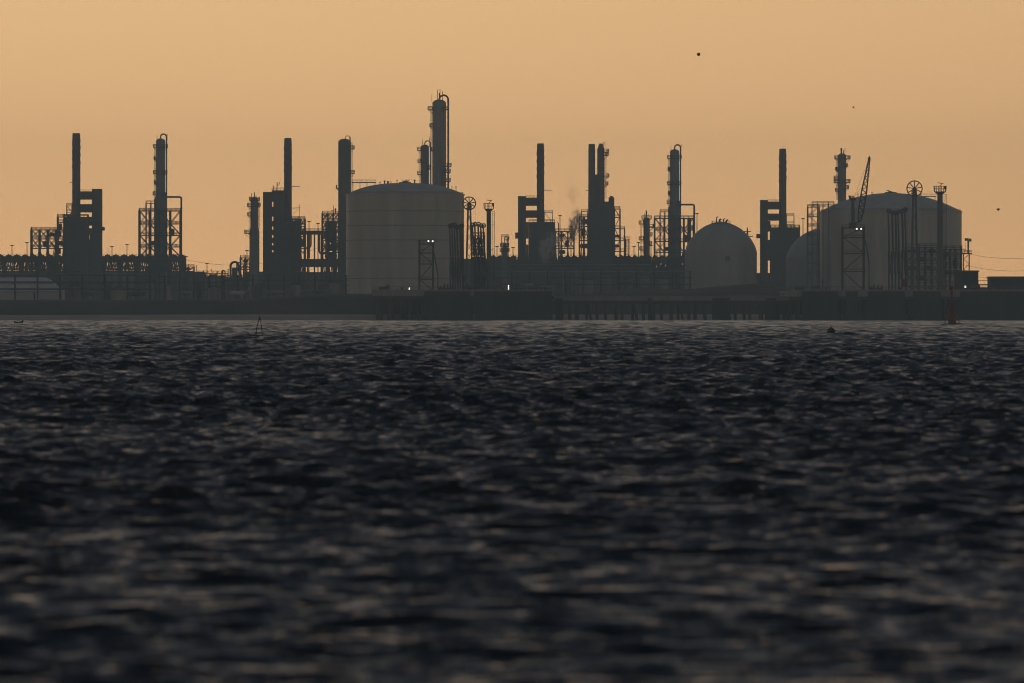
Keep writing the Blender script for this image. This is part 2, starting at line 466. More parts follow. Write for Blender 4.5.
def pipe_rack(label, x0, x1, rows, Y, nposts, pale=(), z0=GZ, r=0.32, group='pipe racks'):
    t = T('pipe_rack', label, 'pipe rack', (x0+x1)/2, Y, z0, group); s = t.s
    top = min(rows) - 0.7
    for k in range(nposts):
        px = x0 + (x1-x0)*k/(nposts-1)
        mb = MB()
        for d in (-2.6, 2.6): mb.box(t.x(px)-.22, t.x(px)+.22, d-.22, d+.22, 0, t.z(top))
        for q, py in enumerate(rows): mb.box(t.x(px)-.18, t.x(px)+.18, -2.9, 2.9, t.z(py+.8)-.1, t.z(py+.8)+.1)
        t.part('trestle', mb, 'dark_steel')
    for q, py in enumerate(rows):
        for j in range(3):
            d = -2.0 + j*2.0; rr = r*s*(0.7 + 0.5*((q*3+j*5) % 4)/3)
            zc = t.z(py+.8) + .1 + rr
            pts = []; xa, xb = t.x(x0)-1, t.x(x1)+1; mid = (xa+xb)/2 + ((q*37 + j*11) % 17 - 8)*2.0; b = 1.6
            pts = [(xa, d, zc), (mid-2, d, zc), (mid-2, d, zc+b), (mid+2, d, zc+b), (mid+2, d, zc), (xb, d, zc)] if (q == 0 and j == 1) else [(xa, d, zc), (xb, d, zc)]
            t.part('pipe', MB().tube(pts, rr, 8), 'pipe_pale' if (q*3+j) in pale else 'grey_steel')
    return t


# ================================================================= THE SETTING
def sheet(name, xs, ys, zf, m):
    X, Yg = np.meshgrid(xs, ys); Z = zf(X, Yg)
    v = np.stack([X, Yg, Z], -1).reshape(-1, 3); nx, ny = len(xs), len(ys)
    i = np.arange((ny-1)*(nx-1)); a = i // (nx-1) * nx + i % (nx-1)
    f = np.stack([a, a+1, a+1+nx, a+nx], -1)
    me = bpy.data.meshes.new(name)
    me.vertices.add(len(v)); me.vertices.foreach_set('co', v.astype(np.float32).ravel())
    me.loops.add(f.size); me.loops.foreach_set('vertex_index', f.astype(np.int32).ravel())
    me.polygons.add(len(f)); me.polygons.foreach_set('loop_start', (np.arange(len(f))*4).astype(np.int32))
    me.polygons.foreach_set('use_smooth', np.ones(len(f), bool))
    me.update(calc_edges=True); me.validate()
    me.materials.append(MATS[m] if isinstance(m, str) else m)
    o = bpy.data.objects.new(name, me); COL.objects.link(o); o['kind'] = 'structure'
    return o
def vnoise(X, Y, s, seed=0.0):
    r = np.zeros_like(X)
    rng = np.random.RandomState(int(seed*10)+3)
    for k in range(9):
        a = rng.uniform(0, 2*PI); f = s*rng.uniform(.5, 2.2); r += np.sin((X*math.cos(a)+Y*math.sin(a))*f + rng.uniform(0, 6.3))/ (0.6+f/s)
    return r/4
def land_z(X, Y):
    px = CX + X*F/np.maximum(Y, 1000.0)
    t = np.clip((px-215)/130.0, 0, 1); t = t*t*(3-2*t)
    top = 7.9 + 2.2*t
    prof = np.interp(Y, [3018, 3058, 3068, 3084, 3094, 3112, 3170, 9000], [-1.6, 1.0, 2.1, .92*9, 9, 9, GZ, GZ])
    k = np.interp(Y, [3018, 3068, 3084, 3112, 3170], [0, 0, 1, 1, 0])
    z = prof + k*(top-9) + vnoise(X, Y, 0.16, 1)*np.interp(Y, [3060, 3080, 3120, 3200], [0.03, .28, .30, 0.1])
    m = np.interp(px, [565, 600, 640, 690, 720, 760, 800, 835], [0, 4.0, 5.6, 5.0, 6.5, 7.6, 5.0, 0])
    z = z + m*np.clip(1-np.abs(Y-3165)/42.0, 0, 1)
    return z
sheet('ground', np.linspace(-1500, 1500, 1001), np.concatenate([np.arange(3018, 3130, 2.0), np.arange(3130, 3240, 6.0), np.linspace(3250, 5100, 14)]), land_z, 'land')
def beach_z(X, Y):
    px = CX + X*F/np.maximum(Y, 1000.0)
    w = 0.35 + 0.65*np.clip((px-60)/160, 0, 1)
    base = np.interp(Y, [3018, 3058, 3068], [-1.6, 1.0, 2.1])
    return base + np.where(Y > 3066, -0.3, 0.12 + 0.35*w*np.clip((Y-3026)/25, 0, 1)) + 0.06*vnoise(X, Y, .22, 2)
sheet('beach', np.linspace(-1500, 1500, 901), np.arange(3018, 3068.1, 2.5), beach_z, 'sand')

# ---- water: real wave geometry, finer where the waves are near
def water_material():
    m = bpy.data.materials.new('sea_water'); m.use_nodes = True
    nt = m.node_tree; b = nt.nodes['Principled BSDF']; L = nt.links.new
    b.inputs['Base Color'].default_value = (0.006, 0.009, 0.012, 1)
    b.inputs['Roughness'].default_value = 0.15; b.inputs['IOR'].default_value = 1.333
    tc = nt.nodes.new('ShaderNodeTexCoord')
    mp = nt.nodes.new('ShaderNodeMapping'); mp.inputs['Scale'].default_value = (1.0, 1.6, 1.0)
    n1 = nt.nodes.new('ShaderNodeTexNoise'); n1.inputs['Scale'].default_value = 2.6; n1.inputs['Detail'].default_value = 4; n1.inputs['Roughness'].default_value = .6
    n2 = nt.nodes.new('ShaderNodeTexNoise'); n2.inputs['Scale'].default_value = 0.55; n2.inputs['Detail'].default_value = 3
    ad = nt.nodes.new('ShaderNodeMath'); ad.operation = 'MULTIPLY_ADD'; ad.inputs[1].default_value = 3.0
    bp = nt.nodes.new('ShaderNodeBump'); bp.inputs['Strength'].default_value = 0.8; bp.inputs['Distance'].default_value = 0.07
    L(tc.outputs['Object'], mp.inputs['Vector']); L(mp.outputs['Vector'], n1.inputs['Vector']); L(mp.outputs['Vector'], n2.inputs['Vector'])
    L(n2.outputs['Fac'], ad.inputs[0]); L(n1.outputs['Fac'], ad.inputs[2])
    L(ad.outputs[0], bp.inputs['Height']); L(bp.outputs['Normal'], b.inputs['Normal'])
    sp = nt.nodes.new('ShaderNodeSeparateXYZ'); rm = nt.nodes.new('ShaderNodeMapRange')   # unresolved chop of the open firth
    rm.inputs['From Min'].default_value = 250; rm.inputs['From Max'].default_value = 2000; rm.inputs['To Min'].default_value = .10; rm.inputs['To Max'].default_value = .18
    L(tc.outputs['Object'], sp.inputs[0]); L(sp.outputs['Y'], rm.inputs['Value']); L(rm.outputs[0], b.inputs['Roughness'])
    return m
WATER = water_material()
def build_water():
    rows = [58.0]
    while rows[-1] < 3034: rows.append(rows[-1] + max(0.075, rows[-1]*0.00055))
    ys = np.array(rows); nc = 780
    u = np.linspace(-1, 1, nc)
    Yg = np.repeat(ys[:, None], nc, 1)
    hw = 0.069*ys + 7.0                     # dense in the middle, thinning out to 150 m beyond it
    Xg = hw[:, None]*(u/.78)[None, :] + (np.sign(u)*150*np.clip((np.abs(u)-.78)/.22, 0, 1)**2)[None, :]
    dy = np.maximum(0.075, ys*0.00055)[:, None]
    rng = np.random.RandomState(11)
    Z = np.zeros_like(Xg, dtype=np.float64); DX = np.zeros_like(Z); DY = np.zeros_like(Z)
    WAVE = 0.0128
    lams = np.exp(np.linspace(math.log(0.32), math.log(11.0), 84))
    # slow gusts: patches of rougher and calmer water
    gust = 1.0 + 0.30*vnoise(Xg, Yg, 0.055, 5) + 0.22*vnoise(Xg, Yg, 0.17, 6)
    gust = np.clip(gust, 0.45, 1.7)
    for lam in lams:
        k = 2*PI/lam
        a = WAVE*lam * (1.0 if lam < 0.85 else (0.85/lam)**1.06) * rng.uniform(.6, 1.4)
        th = -PI/2 + 0.25 + rng.normal(0, 0.31)
        ph = rng.uniform(0, 2*PI)
        att = np.clip((lam/dy - 2.0)/1.6, 0, 1)
        if att.max() <= 0: continue
        p = k*(Xg*math.cos(th) + Yg*math.sin(th)) + ph
        aa = a*att*gust*(1 + (2.0 if lam < 3 else 1.0)*np.clip((ys[:, None]-130)/900, 0, 1)**.8 + (1.0 if lam > 2.2 else 0)*np.clip((ys[:, None]-900)/1100, 0, 1))
        Z += aa*np.cos(p)
        q = 0.75
        DX -= q*aa*math.cos(th)*np.sin(p); DY -= q*aa*math.sin(th)*np.sin(p)
    fade = np.clip((3030-Yg)/90.0, 0.2, 1.0)
    Z *= fade
    v = np.stack([Xg+DX, Yg+DY, Z], -1).reshape(-1, 3)
    ny, nx = len(ys), nc
    i = np.arange((ny-1)*(nx-1)); a = i // (nx-1) * nx + i % (nx-1)
    f = np.stack([a, a+1, a+1+nx, a+nx], -1)
    # the wide sheet round it, a little lower
    bx = np.array([[-1900,-240,-.5],[1900,-240,-.5],[1900,3045,-.5],[-1900,3045,-.5]])
    f = np.concatenate([f, np.array([[0,1,2,3]]) + len(v)]); v = np.concatenate([v, bx])
    me = bpy.data.meshes.new('water')
    me.vertices.add(len(v)); me.vertices.foreach_set('co', v.astype(np.float32).ravel())
    me.loops.add(f.size); me.loops.foreach_set('vertex_index', f.astype(np.int32).ravel())
    me.polygons.add(len(f)); me.polygons.foreach_set('loop_start', (np.arange(len(f))*4).astype(np.int32))
    me.polygons.foreach_set('use_smooth', np.ones(len(f), bool))
    me.update(calc_edges=True)
    me.materials.append(WATER)
    o = bpy.data.objects.new('water', me); COL.objects.link(o); o['kind'] = 'structure'
    print('water verts', len(v))
build_water()

# ================================================================= FAR LEFT: heater, air coolers
heater('fired heater with a tall chimney and right-hand duct tower at the far left', 3520, 72.4, 80.2, 133.2, (92.3, 102, 189), [(191.4, 199.6), (204.2, 212.4)],
       (64, 88.4, 217), 1, arms=[(69.5, 182.3, .35), (67.5, 203.2, .3)], steps=[(88.5, 92.2, 217, 225.6), (88.5, 92.2, 228.4, 235), (90, 92.2, 235.1, 239.5), (88.5, 92.2, 239.6, 296), (102.0, 104.3, 227, 230.5)])
steel_frame('braced open steel frame beside the far left heater', 31.5, 64, [229.5, 238.5, 248], 3530, 11, 4, 0.95, 'x', drums=[(45, 244, 1.6, 5), (52, 234.5, 1.5, 5), (60.5, 226.5, 1.7, 5), (59, 234, 2.0, 6), (61.5, 243, 2.2, 6), (59, 251, 2.0, 5)], stair=(46, 55))
steel_frame('small railed cabin frame on the shoulder of the far left heater', 57.8, 72.2, [216.6, 222], 3505, 8, 2, 0.9, None)
steel_frame('tiny railed gantry left of the far left chimney', 66.8, 71.9, [205.6, 212, 217.5], 3540, 4, 1, 0.5, 'z')

def air_cooler(label, x0, w, top, leg, Y, group):
    t = T('air_cooler', label, 'air cooler', x0 + w/2, Y, group=group); s = t.s; hw = w/2*s
    mb = MB(); mb.box(-hw+.12, hw-.12, -6, 6, t.z(top+6.2), t.z(top+1.6)); t.part('plenum', mb, 'dark_steel')
    mb = MB()
    for q in range(9): mb.box(-hw+.4+q*(2*hw-.8)/9, -hw+.75+q*(2*hw-.8)/9, -6.15, -6.01, t.z(top+5.6), t.z(top+2.2))
    t.part('header_box', mb, 'grey_steel')
    for k in (-1, 1):
        rr = hw*0.36
        t.part('fan_ring', MB().lathe([(rr*1.0, t.z(top+1.62)), (rr*.92, t.z(top+.5)), (rr*1.05, t.z(top+.3)), (rr*.9, t.z(top+.3)), (rr*.85, t.z(top+1.5))], 18, k*hw*.5, 0), 'grey_steel')
        t.part('fan_motor', MB().lathe([(.35, t.z(top+1.0)), (.35, t.z(top-.6)), (.1, t.z(top-.8))], 8, k*hw*.5, 0), 'dark_steel')
    mb = MB(); z = t.z(top+1.6)
    railing(mb, [(-hw+.2, -5.9, z), (hw-.2, -5.9, z)], 1.1, .1, 1.6)
    t.part('railing', mb, 'dark_steel')
    for k in (-1, 1):
        for d in (-5, 5): t.part('leg', MB().box(k*(hw-.5)-.3, k*(hw-.5)+.3, d-.3, d+.3, 0, t.z(top+6.21)), 'dark_steel')
    mb = MB()
    z0_, z1_ = t.z(top+leg), t.z(top+6.3)
    for k in range(11):
        a = -hw + 2*hw*k/11; b = a + 2*hw/11
        mb.bar((a, -5.3, z0_), (b+R(-.5, .5), -5.3, z1_), R(.3, .7)); mb.bar((b, -5.1, z0_), (a+R(-.5, .5), -5.1, z1_), R(.3, .7))
        if R(0, 1) < .6: zz = R(z0_, z1_-1.6); mb.box(a+R(0, .5), b-R(0, .3), -4.9, -4.0, zz, zz+R(.8, 1.8))
    mb.bar((-hw+.2, -5.2, z0_*.55+z1_*.45), (hw-.2, -5.2, z0_*.55+z1_*.45), .4)
    mb.box(-hw+.2, hw-.2, -5.62, -4.88, z1_-.9, z1_+.1)
    mb.box(-hw+.2, hw-.2, -5.6, -4.9, t.z(top+leg+1.0), t.z(top+leg-.2))
    t.part('truss', mb, 'dark_steel')
    return t
def cooler_bank(label, x0, n, w, top, leg, Y, group):
    v = [air_cooler(label, x0, w, top, leg, Y, group) for k in range(4)]
    for k in range(n):
        c = v[k].o if k < 4 else copy_tree(v[(k*3+k//4) % 4].o)
        c.location.x = wx(x0 + (w+.1)*k + w/2, Y)
cooler_bank('fan topped air cooler in the row of air coolers on legs at the far left', -12, 12, 16.4, 254.6, 16.5, 3560, 'air coolers at the far left')
cooler_bank('fan topped air cooler in the row behind the middle jetty', 490, 15, 13.4, 255.4, 13.0, 3600, 'air coolers in the middle')

# low buildings closing the ground between the units
shed('switch_house', 'long dark flat roofed switch house at the far left', 'building', -24, 64, 271.5, 3680)
shed('compressor_house', 'long flat roofed compressor house left of the braced column', 'building', 66, 138, 270.8, 3690, m='concrete')
shed('pump_house', 'flat roofed pump house below the braced column', 'building', 140, 203, 271.6, 3685)
shed('workshop', 'low workshop between the curved pipes and the braced column', 'building', 204, 262, 277.2, 3600, m='cladding')
shed('control_building', 'windowed control building below the left block', 'building', 244, 300, 271.6, 3640, m='concrete')
shed('boiler_house', 'boiler house behind the pipe racks beside the left tank', 'building', 301, 346, 272.0, 3640)
shed('store_building', 'flat roofed store behind the loading arms', 'building', 462, 512, 258.8, 3560, m='heater_plate')
shed('substation', 'flat roofed substation left of the central heater', 'building', 500, 536, 259.6, 3620, m='cladding')
shed('analyser_house', 'long analyser house below the central air coolers', 'building', 537, 612, 259.4, 3660, m='concrete')
shed('maintenance_hall', 'maintenance hall below the twin chimneys', 'building', 613, 655, 260.4, 3670)
shed('filter_building', 'filter building below the right braced column', 'building', 656, 700, 267.4, 3650)
shed('meter_house', 'low meter house between the round topped tank and the right heater', 'building', 690, 806, 273, 3620)
shed('pale_shed', 'pale hip roofed shed behind dark trestles at the far left', 'building', -40, 53.5, 277.4, 3260, 20, 'shed_pale', 'shed_pale', False, 9, 'pale sheds at the far left', ridge=2.3)
shed('pale_shed', 'smaller pale shed with a sloping end at the far left', 'building', 36, 63, 284.6, 3225, 12, 'shed_pale', 'shed_pale', False, 8, 'pale sheds at the far left', ridge=2.7)
shed('pale_shed', 'narrow pale shed left of the smaller one at the far left', 'building', 3, 33.5, 284.8, 3225, 12, 'shed_pale', 'shed_pale', False, 8, 'pale sheds at the far left', ridge=2.7)
pipe_rack('dark pipe rack across the pale sheds at the far left', -30, 150, [275.2, 282.8, 289.6], 3205, 9, (), r=.85)
pipe_rack('long pipe rack of pale pipes left of the left storage tank', 222, 346, [275.5, 280.0, 285.6, 290.5], 3230, 9, (1, 4, 9), r=.42)
pipe_rack('pipe rack below the braced column', 150, 224, [276.5, 282.5, 289], 3240, 6, (4,), r=.42)
pipe_rack('pipe rack behind the central jetty', 494, 690, [271.4, 277.6, 284.2], 3230, 12, (0, 5), r=.5)
pipe_rack('high pipe rack below the central heater', 500, 652, [264.5, 268.5], 3450, 10, (), r=.5)

steel_frame('low railed platform right of the left braced column', 182.6, 194, [266.6, 271], 3560, 6, 2, .8, 'z', drums=[(188, 269, 1.4, 4)])
steel_frame('low bare pipe gantry left of the goose neck pipe', 198, 228, [273.2, 277], 3520, 5, 5, .7, None, drums=[(204, 275, 1.3, 4), (214, 275.4, 1.2, 6)])
for px, py, r_ in ((196.6, 266.2, .3), (203.4, 271.2, .4), (211.2, 269.6, .25), (217, 272.2, .5), (222.6, 271.4, .3), (228.2, 270, .4)):
    t = T('vent_pipe', 'thin vent pipe in the low row between the left braced column and goose neck', 'vent', px, 3525, group='low vent pipes')
    t.part('stack', MB().tube([(0, 0, 0), (0, 0, t.z(py))], r_*t.s, 7), 'dark_steel'); t.part('cap', MB().lathe([(r_*t.s*1.8, t.z(py)), (r_*t.s*1.8, t.z(py)+.2), (.1, t.z(py)+.5)], 10), 'dark_steel')
column('slim upright vessel in the frame right of the right braced column', 689.2, 3622, 1.9, 217.6, [(228, 1, 2.0), (240, -1, 1.6)], None, None, (), (), group='small columns')
# small tanks and drums standing along the shore road
TK = ((74, 5, 287.5, 3215, 'concrete', 0), (90, 8, 290.5, 3222, 'cladding', 1), (107, 4, 285, 3230, 'grey_steel', 0), (121, 6.5, 289, 3216, 'tank_white', 0), (136, 9, 291.5, 3214, 'grey_steel', 1), (150, 4, 283.5, 3260, 'cladding', 0), (186, 7, 290.5, 3220, 'concrete', 1), (199, 3.5, 284.5, 3250, 'grey_steel', 0), (214, 6, 288.5, 3228, 'cladding', 0), (237, 8, 291, 3213, 'tank_white', 1), (258, 5, 286, 3216, 'grey_steel', 0), (276, 8.5, 290, 3212, 'cladding', 1), (296, 4.5, 285.5, 3215, 'concrete', 0), (318, 7, 289, 3213, 'grey_steel', 1), (334, 4.5, 284, 3216, 'cladding', 0), (497, 5, 281, 3205, 'grey_steel', 0), (527, 7, 284, 3208, 'concrete', 0), (548, 8, 285, 3210, 'cladding', 1), (568, 4.5, 279, 3290, 'grey_steel', 0), (586, 7, 281, 3280, 'cladding', 0), (606, 5, 276, 3290, 'concrete', 0), (624, 8.5, 280, 3285, 'grey_steel', 1), (645, 5, 277, 3290, 'cladding', 0), (662, 6, 280, 3290, 'concrete', 0), (678, 4, 274, 3300, 'grey_steel', 0))
WHERE = ('beside the pale sheds', 'left of the left braced column', 'below the left braced column', 'left of the goose neck pipe', 'below the slim column', 'below the left chimney block', 'left of the big left tank', 'behind the left jetty head', 'behind the middle jetty', 'left of the clear round topped tank')
def where(px): return WHERE[0 if px < 95 else 1 if px < 140 else 2 if px < 190 else 3 if px < 230 else 4 if px < 262 else 5 if px < 300 else 6 if px < 345 else 7 if px < 550 else 8 if px < 635 else 9]
for (px, w_, py, Y, m, lying) in TK:
    tone = {'concrete': 'drab', 'cladding': 'grey clad', 'grey_steel': 'dark grey', 'tank_white': 'off white'}[m]
    if lying:
        t = T('drum_tank', '%s drum lying on saddles %s' % (tone, where(px)), 'drum', px, Y, 5.0 if Y < 3200 else GZ, 'small tanks along the shore'); s = t.s; rr = 2.3*s; zc = t.z(py)-rr
        q = MB().lathe([(.2, -w_*s), (rr*.75, -w_*s+.5), (rr, -w_*s+1.5), (rr, w_*s-1.5), (rr*.75, w_*s-.5), (.2, w_*s)], 18)
        q.v = [(v[2], v[1], v[0]+zc) for v in q.v]; q.f = [f[::-1] for f in q.f]; t.part('shell', q, m)
        for sg in (-.6, .6): t.part('saddle', MB().box(sg*w_*s-.4, sg*w_*s+.4, -rr*.8, rr*.8, 0, zc-rr*.45), 'concrete')
        t.part('nozzle', MB().tube([(w_*s*.2, 0, zc+rr*.9), (w_*s*.2, 0, zc+rr+1.1)], .35, 8), 'dark_steel')
    else:
        t = T('small_tank', '%s upright small tank %s' % (tone, where(px)), 'small tank', px, Y, GZ, 'small tanks along the shore'); s = t.s
        t.part('wall', MB().lathe([(w_*s, 0), (w_*s, t.z(py))], 28), m)
        t.part('roof', MB().lathe([(w_*s*1.01, t.z(py)-.1), (w_*s*1.01, t.z(py)+.15), (.5, t.z(py)+w_*s*.16), (.2, t.z(py)+w_*s*.16)], 28), m)
        q = MB(); railing(q, [(w_*s*.98*math.cos(k), w_*s*.98*math.sin(k), t.z(py)+.15) for k in np.linspace(0, 2*PI, 15)], 1.1, .12, 3); t.part('railing', q, 'dark_steel')
# upright pale vessel on the shore
t = T('silo', 'pale upright silo on the left shore', 'silo', 169.8, 3210); s = t.s
t.part('shell', MB().lathe([(2.6*s, 0), (2.6*s, t.z(286)), (0.5*s, t.z(284.6)), (.2, t.z(284.3))], 20), 'sphere_white')
m_ = MB(); railing(m_, [(2.5*s*math.cos(k), 2.5*s*math.sin(k), t.z(286)) for k in np.linspace(0, 2*PI, 11)], 1.0, .08, 2); t.part('railing', m_, 'grey_steel')
ladder(t, 171.6, 286, 298, -1.2)

# ================================================================= BRACED COLUMNS
def braced_column(px, wheref, top, Y, wide_py, fx0, fx1, fl, pr, gx, gy):
    r, r2 = 4.7, 6.6
    column('tall column with a looped overhead pipe in the ' + wheref, px, Y, r, top, [(top+9, -1, 2.6), (top+9, 1, 2.4), (top+21, -1, 2.2, .8), (top+35, -1, 2.8), (top+35, 1, 2.0), (top+45, -1, 2.0, .8), (wide_py-3, -1, 3.2), (wide_py-2, 1, 1.6)],
           (wide_py, r2), (px+5.9, top-4.4, wide_py+2, .75), ((px-3.6, top-3.5, .25), (px+6.6, top-5, .22)), [(px-5.6, top+9, wide_py)], group='braced columns')
    steel_frame('open steel frame with stairs round the ' + wheref, fx0, fx1, fl, Y+2, 13, 4, 1.0, 'z', stair=(fx0+1.5, fx0+11), drums=[(fx1-8, fl[1]+9, 2.2, 6), (fx0+14, fl[2]+8, 2, 6), (fx1-10, fl[3]+5, 1.8, 7)])
    steel_frame('small top deck beside the ' + wheref, px-14.5, px-5, [wide_py+5.5, fl[0]], Y-4, 5, 2, .7, None)
    t = T('vapour_line', 'bent vapour pipe down the right side of the ' + wheref, 'pipe', gx, Y-7.5, group='bent vapour pipes'); s = t.s
    x0 = px + 5.2
    pts = [t.p(x0-1, gy+3), t.p(x0+.2, gy+.4), t.p(x0+1.4, gy), t.p(gx-1.6, gy), t.p(gx-.4, gy+.5), t.p(gx, gy+1.8), (0, 0, 0)]
    t.part('pipe', MB().tube(pts, .95*s, 10), 'grey_steel')
    mb = MB()
    for q in range(1, 6):
        zz = t.z(gy)*(q/6.2); mb.box(-.9*s, .9*s, -.9*s, .9*s, zz-.15, zz+.15)
    t.part('pipe_clamp', mb, 'dark_steel')
braced_column(160.6, 'left braced column', 138.4, 3580, 197.5, 139.5, 180.5, [210.5, 223.5, 235, 246.5, 257], 1, 181.3, 197)
braced_column(674.6, 'right braced column', 149.2, 3620, 206, 654.6, 693.6, [218, 229.5, 241, 252], 1, 694.2, 204.6)

# ================================================================= CURVED PIPES AND SLIM COLUMN
t = T('goose_neck_pipe', 'large curved goose neck pipe left of the slim column', 'pipe', 233.5, 3480); s = t.s
t.part('pipe', MB().tube([(t.x(230.6), 0, 0), t.p(230.6, 268)] + arc(t.x(234.6), t.z(266), 4.0*s, PI, 0, 12) + [t.p(238.6, 270), t.p(239.4, 273), (t.x(239.4), 0, 0)], 1.15*s, 10), 'dark_steel')
t.part('pipe_support', MB().box(t.x(232), t.x(237.6), -1, 1, 0, t.z(267.5)), 'dark_steel')
for (a, b, r_) in ((238.8, 262.5, 2.0), (245.2, 266.2, 1.7), (223.4, 270.4, 1.6)):
    t = T('curved_pipe', 'small curved pipe crown at %s beside the goose neck' % {238.8: 'the right', 245.2: 'the slim column foot', 223.4: 'the left'}[a], 'pipe', a, 3490, group='small curved pipes'); s = t.s
    t.part('pipe', MB().tube([(t.x(a-r_), 0, 0)] + arc(0, t.z(b+r_), r_*s, PI, 0, 9) + [(t.x(a+r_), 0, 0)], .62*s, 8), 'dark_steel')
steel_frame('low stepped platform left of the slim column', 240.5, 250, [257.5, 263.5, 269], 3500, 8, 2, .9, 'z', drums=[(246, 260.6, 1.5, 4)])
column('slim column with platforms left of the tall dark block', 254.4, 3480, 3.9, 197, [(206, -1, 3.4), (206, 1, 2.2), (215.5, -1, 3.2), (233, -1, 5.2), (200, 0, 1.4)], (229.5, 5.0), None,
       ((251.4, 193, .3), (254.4, 192.2, .5), (256, 195, .25)), [(259.2, 200, 229), (249.6, 206, 233)])

# ================================================================= LEFT BLOCK WITH CHIMNEY
heater('fired heater with a tall chimney joined to broad dark casings left of centre', 3540, 284.2, 291.6, 138, (263.2, 272.0, 192), [(190.4, 201.8), (206.8, 216.6), (221.0, 226.4), (229.6, 235.0), (237.8, 243), (245.4, 250), (252.4, 296)],
       (275.2, 300.5, 221), -1, arms=[(299.8, 186.4, .3)], steps=[(273.6, 284.6, 190.8, 300)])
t = T('roof_vent', 'forked roof vents on the block left of the chimney', 'vent', 277, 3540, wz(190.8, 3540)); s = t.s
t.part('vent_pipe', MB().tube([(0, -2, 0), t.p(277, 187.4), t.p(277.2, 182.2)], .42*s, 7), 'dark_steel')
t.part('vent_pipe', MB().tube([(0.2, -2, t.z(185.6)), t.p(279.2, 184.4), t.p(279.6, 182.2)], .32*s, 7), 'dark_steel')
t.part('vent_pipe', MB().tube([(t.x(273.8), -2, 0), (t.x(273.8), -2, t.z(185.4))], .4*s, 7), 'dark_steel')
m_ = MB(); railing(m_, [(t.x(272.6), -4, 0.02), (t.x(284), -4, 0.02)], 1.5, .16, 2); t.part('railing', m_, 'dark_steel')
steel_frame('railed equipment deck right of the left chimney', 291.6, 305, [218.6, 226, 236, 248], 3520, 10, 3, 1.0, 'x', drums=[(299, 223, 2.0, 8), (297, 232, 2.2, 6), (301, 243, 2.2, 7), (296, 255, 2.4, 6)])
t = T('davit_crane', 'small davit crane on the deck right of the left chimney', 'crane', 299.5, 3516, wz(218.6, 3516)); s = t.s
t.part('mast', MB().bar((0, -3, 0), (0, -3, t.z(204.6)), .4*s), 'dark_steel')
t.part('jib', MB().bar(t.p(292.6, 208.4, -3), t.p(300.4, 207.6, -3), .5*s), 'dark_steel')
t.part('brace', MB().bar(t.p(293, 214, -3), t.p(298.8, 208.6, -3), .22*s), 'dark_steel')
t.part('tie', MB().bar(t.p(299.6, 205.0, -3), t.p(293.5, 208, -3), .14*s), 'dark_steel')
# pipe bridge with hanging loops
t = T('pipe_bridge', 'pipe bridge with hanging pipe loops left of the wide stack', 'pipe bridge', 315, 3500); s = t.s
t.part('upper_beam', MB().box(t.x(298), t.x(331), -4, 4, t.z(234.6), t.z(230.6)), 'dark_steel')
t.part('lower_beam', MB().box(t.x(298), t.x(338), -4, 4, t.z(267), t.z(259.0)), 'dark_steel')
m_ = MB(); railing(m_, [(t.x(298), -3.8, t.z(230.6)), (t.x(331), -3.8, t.z(230.6))], 1.1, .16, 2); t.part('railing', m_, 'dark_steel')
for px in (300, 307.8, 314.6, 321.4, 329): t.part('post', MB().box(t.x(px)-.4, t.x(px)+.4, -3.6, -2.8, 0, t.z(234.5)), 'dark_steel')
for px in (304, 326.5, 334): t.part('post', MB().box(t.x(px)-.3, t.x(px)+.3, 2.8, 3.6, 0, t.z(234.7)), 'dark_steel')
for k, (a, b, lo, r_) in enumerate(((301, 305.6, 250, .6), (303.6, 311, 244.5, .85), (319.2, 326.2, 250.5, .9), (322.8, 328.6, 244, .6), (308.6, 309.6, 257.5, .45))):
    rr = abs(b-a)/2*s
    t.part('pipe_loop', MB().tube([t.p(a, 233, -1+k*.4)] + [(q[0], -1+k*.4, q[2]) for q in arc(t.x((a+b)/2), t.z(lo), rr, PI, 2*PI, 8)] + [t.p(b, 233, -1+k*.4)], r_*s, 8), 'grey_steel')
steel_frame('boxy railed frame left of the wide stack', 322.4, 338.6, [213.4, 220.6, 229, 240, 252], 3530, 10, 3, 1.1, 'x', drums=[(331, 226, 2.6, 9), (328, 236, 2.6, 7), (334, 246, 2.6, 6), (330, 256, 2.4, 8), (326, 216, 1.0, 2)])
t = T('heat_exchanger', 'dark stacked exchanger block left of the wide stack', 'heat exchanger', 331, 3545); s = t.s
for k, py in enumerate((224, 232, 240, 248, 256)):
    m2 = MB().lathe([(.3, -6.2*s), (2.4*s, -5.6*s), (2.9*s, -5*s), (2.9*s, 5*s), (2.4*s, 5.6*s), (.3, 6.2*s)], 18); zc = t.z(py)
    m2.v = [(v[2], v[1], v[0]+zc) for v in m2.v]; m2.f = [f[::-1] for f in m2.f]
    t.part('shell', m2, 'grey_steel')
for px in (326.5, 335.5): t.part('saddle', MB().box(t.x(px)-.6, t.x(px)+.6, -1.6, 1.6, 0, t.z(226)), 'dark_steel')
t = T('vent_mast', 'antenna and vents on the boxy frame by the wide stack', 'vent', 333.6, 3528, wz(213.4, 3528)); s = t.s
t.part('mast', MB().tube([(0, -2, 0), (0, -2, t.z(205.4))], .28*s, 6), 'dark_steel')
t.part('crossarm', MB().bar(t.p(331, 210.6, -2), t.p(336.5, 209.4, -2), .5*s), 'dark_steel')
t.part('vent_pipe', MB().tube([(t.x(335.6), -2, 0), (t.x(335.6), -2, t.z(208.2))], .6*s, 8), 'dark_steel')
column('wide flat topped stack standing left of the big left tank', 344.6, 3560, 6.4, 138.6, [(148.6, 1, 3.6), (173, 1, 3.8), (188, -1, 2.2, .5)], None, None, ((349.6, 137, .3),), [(352.2, 142, 200)], 'chimney_paint', group='stacks')
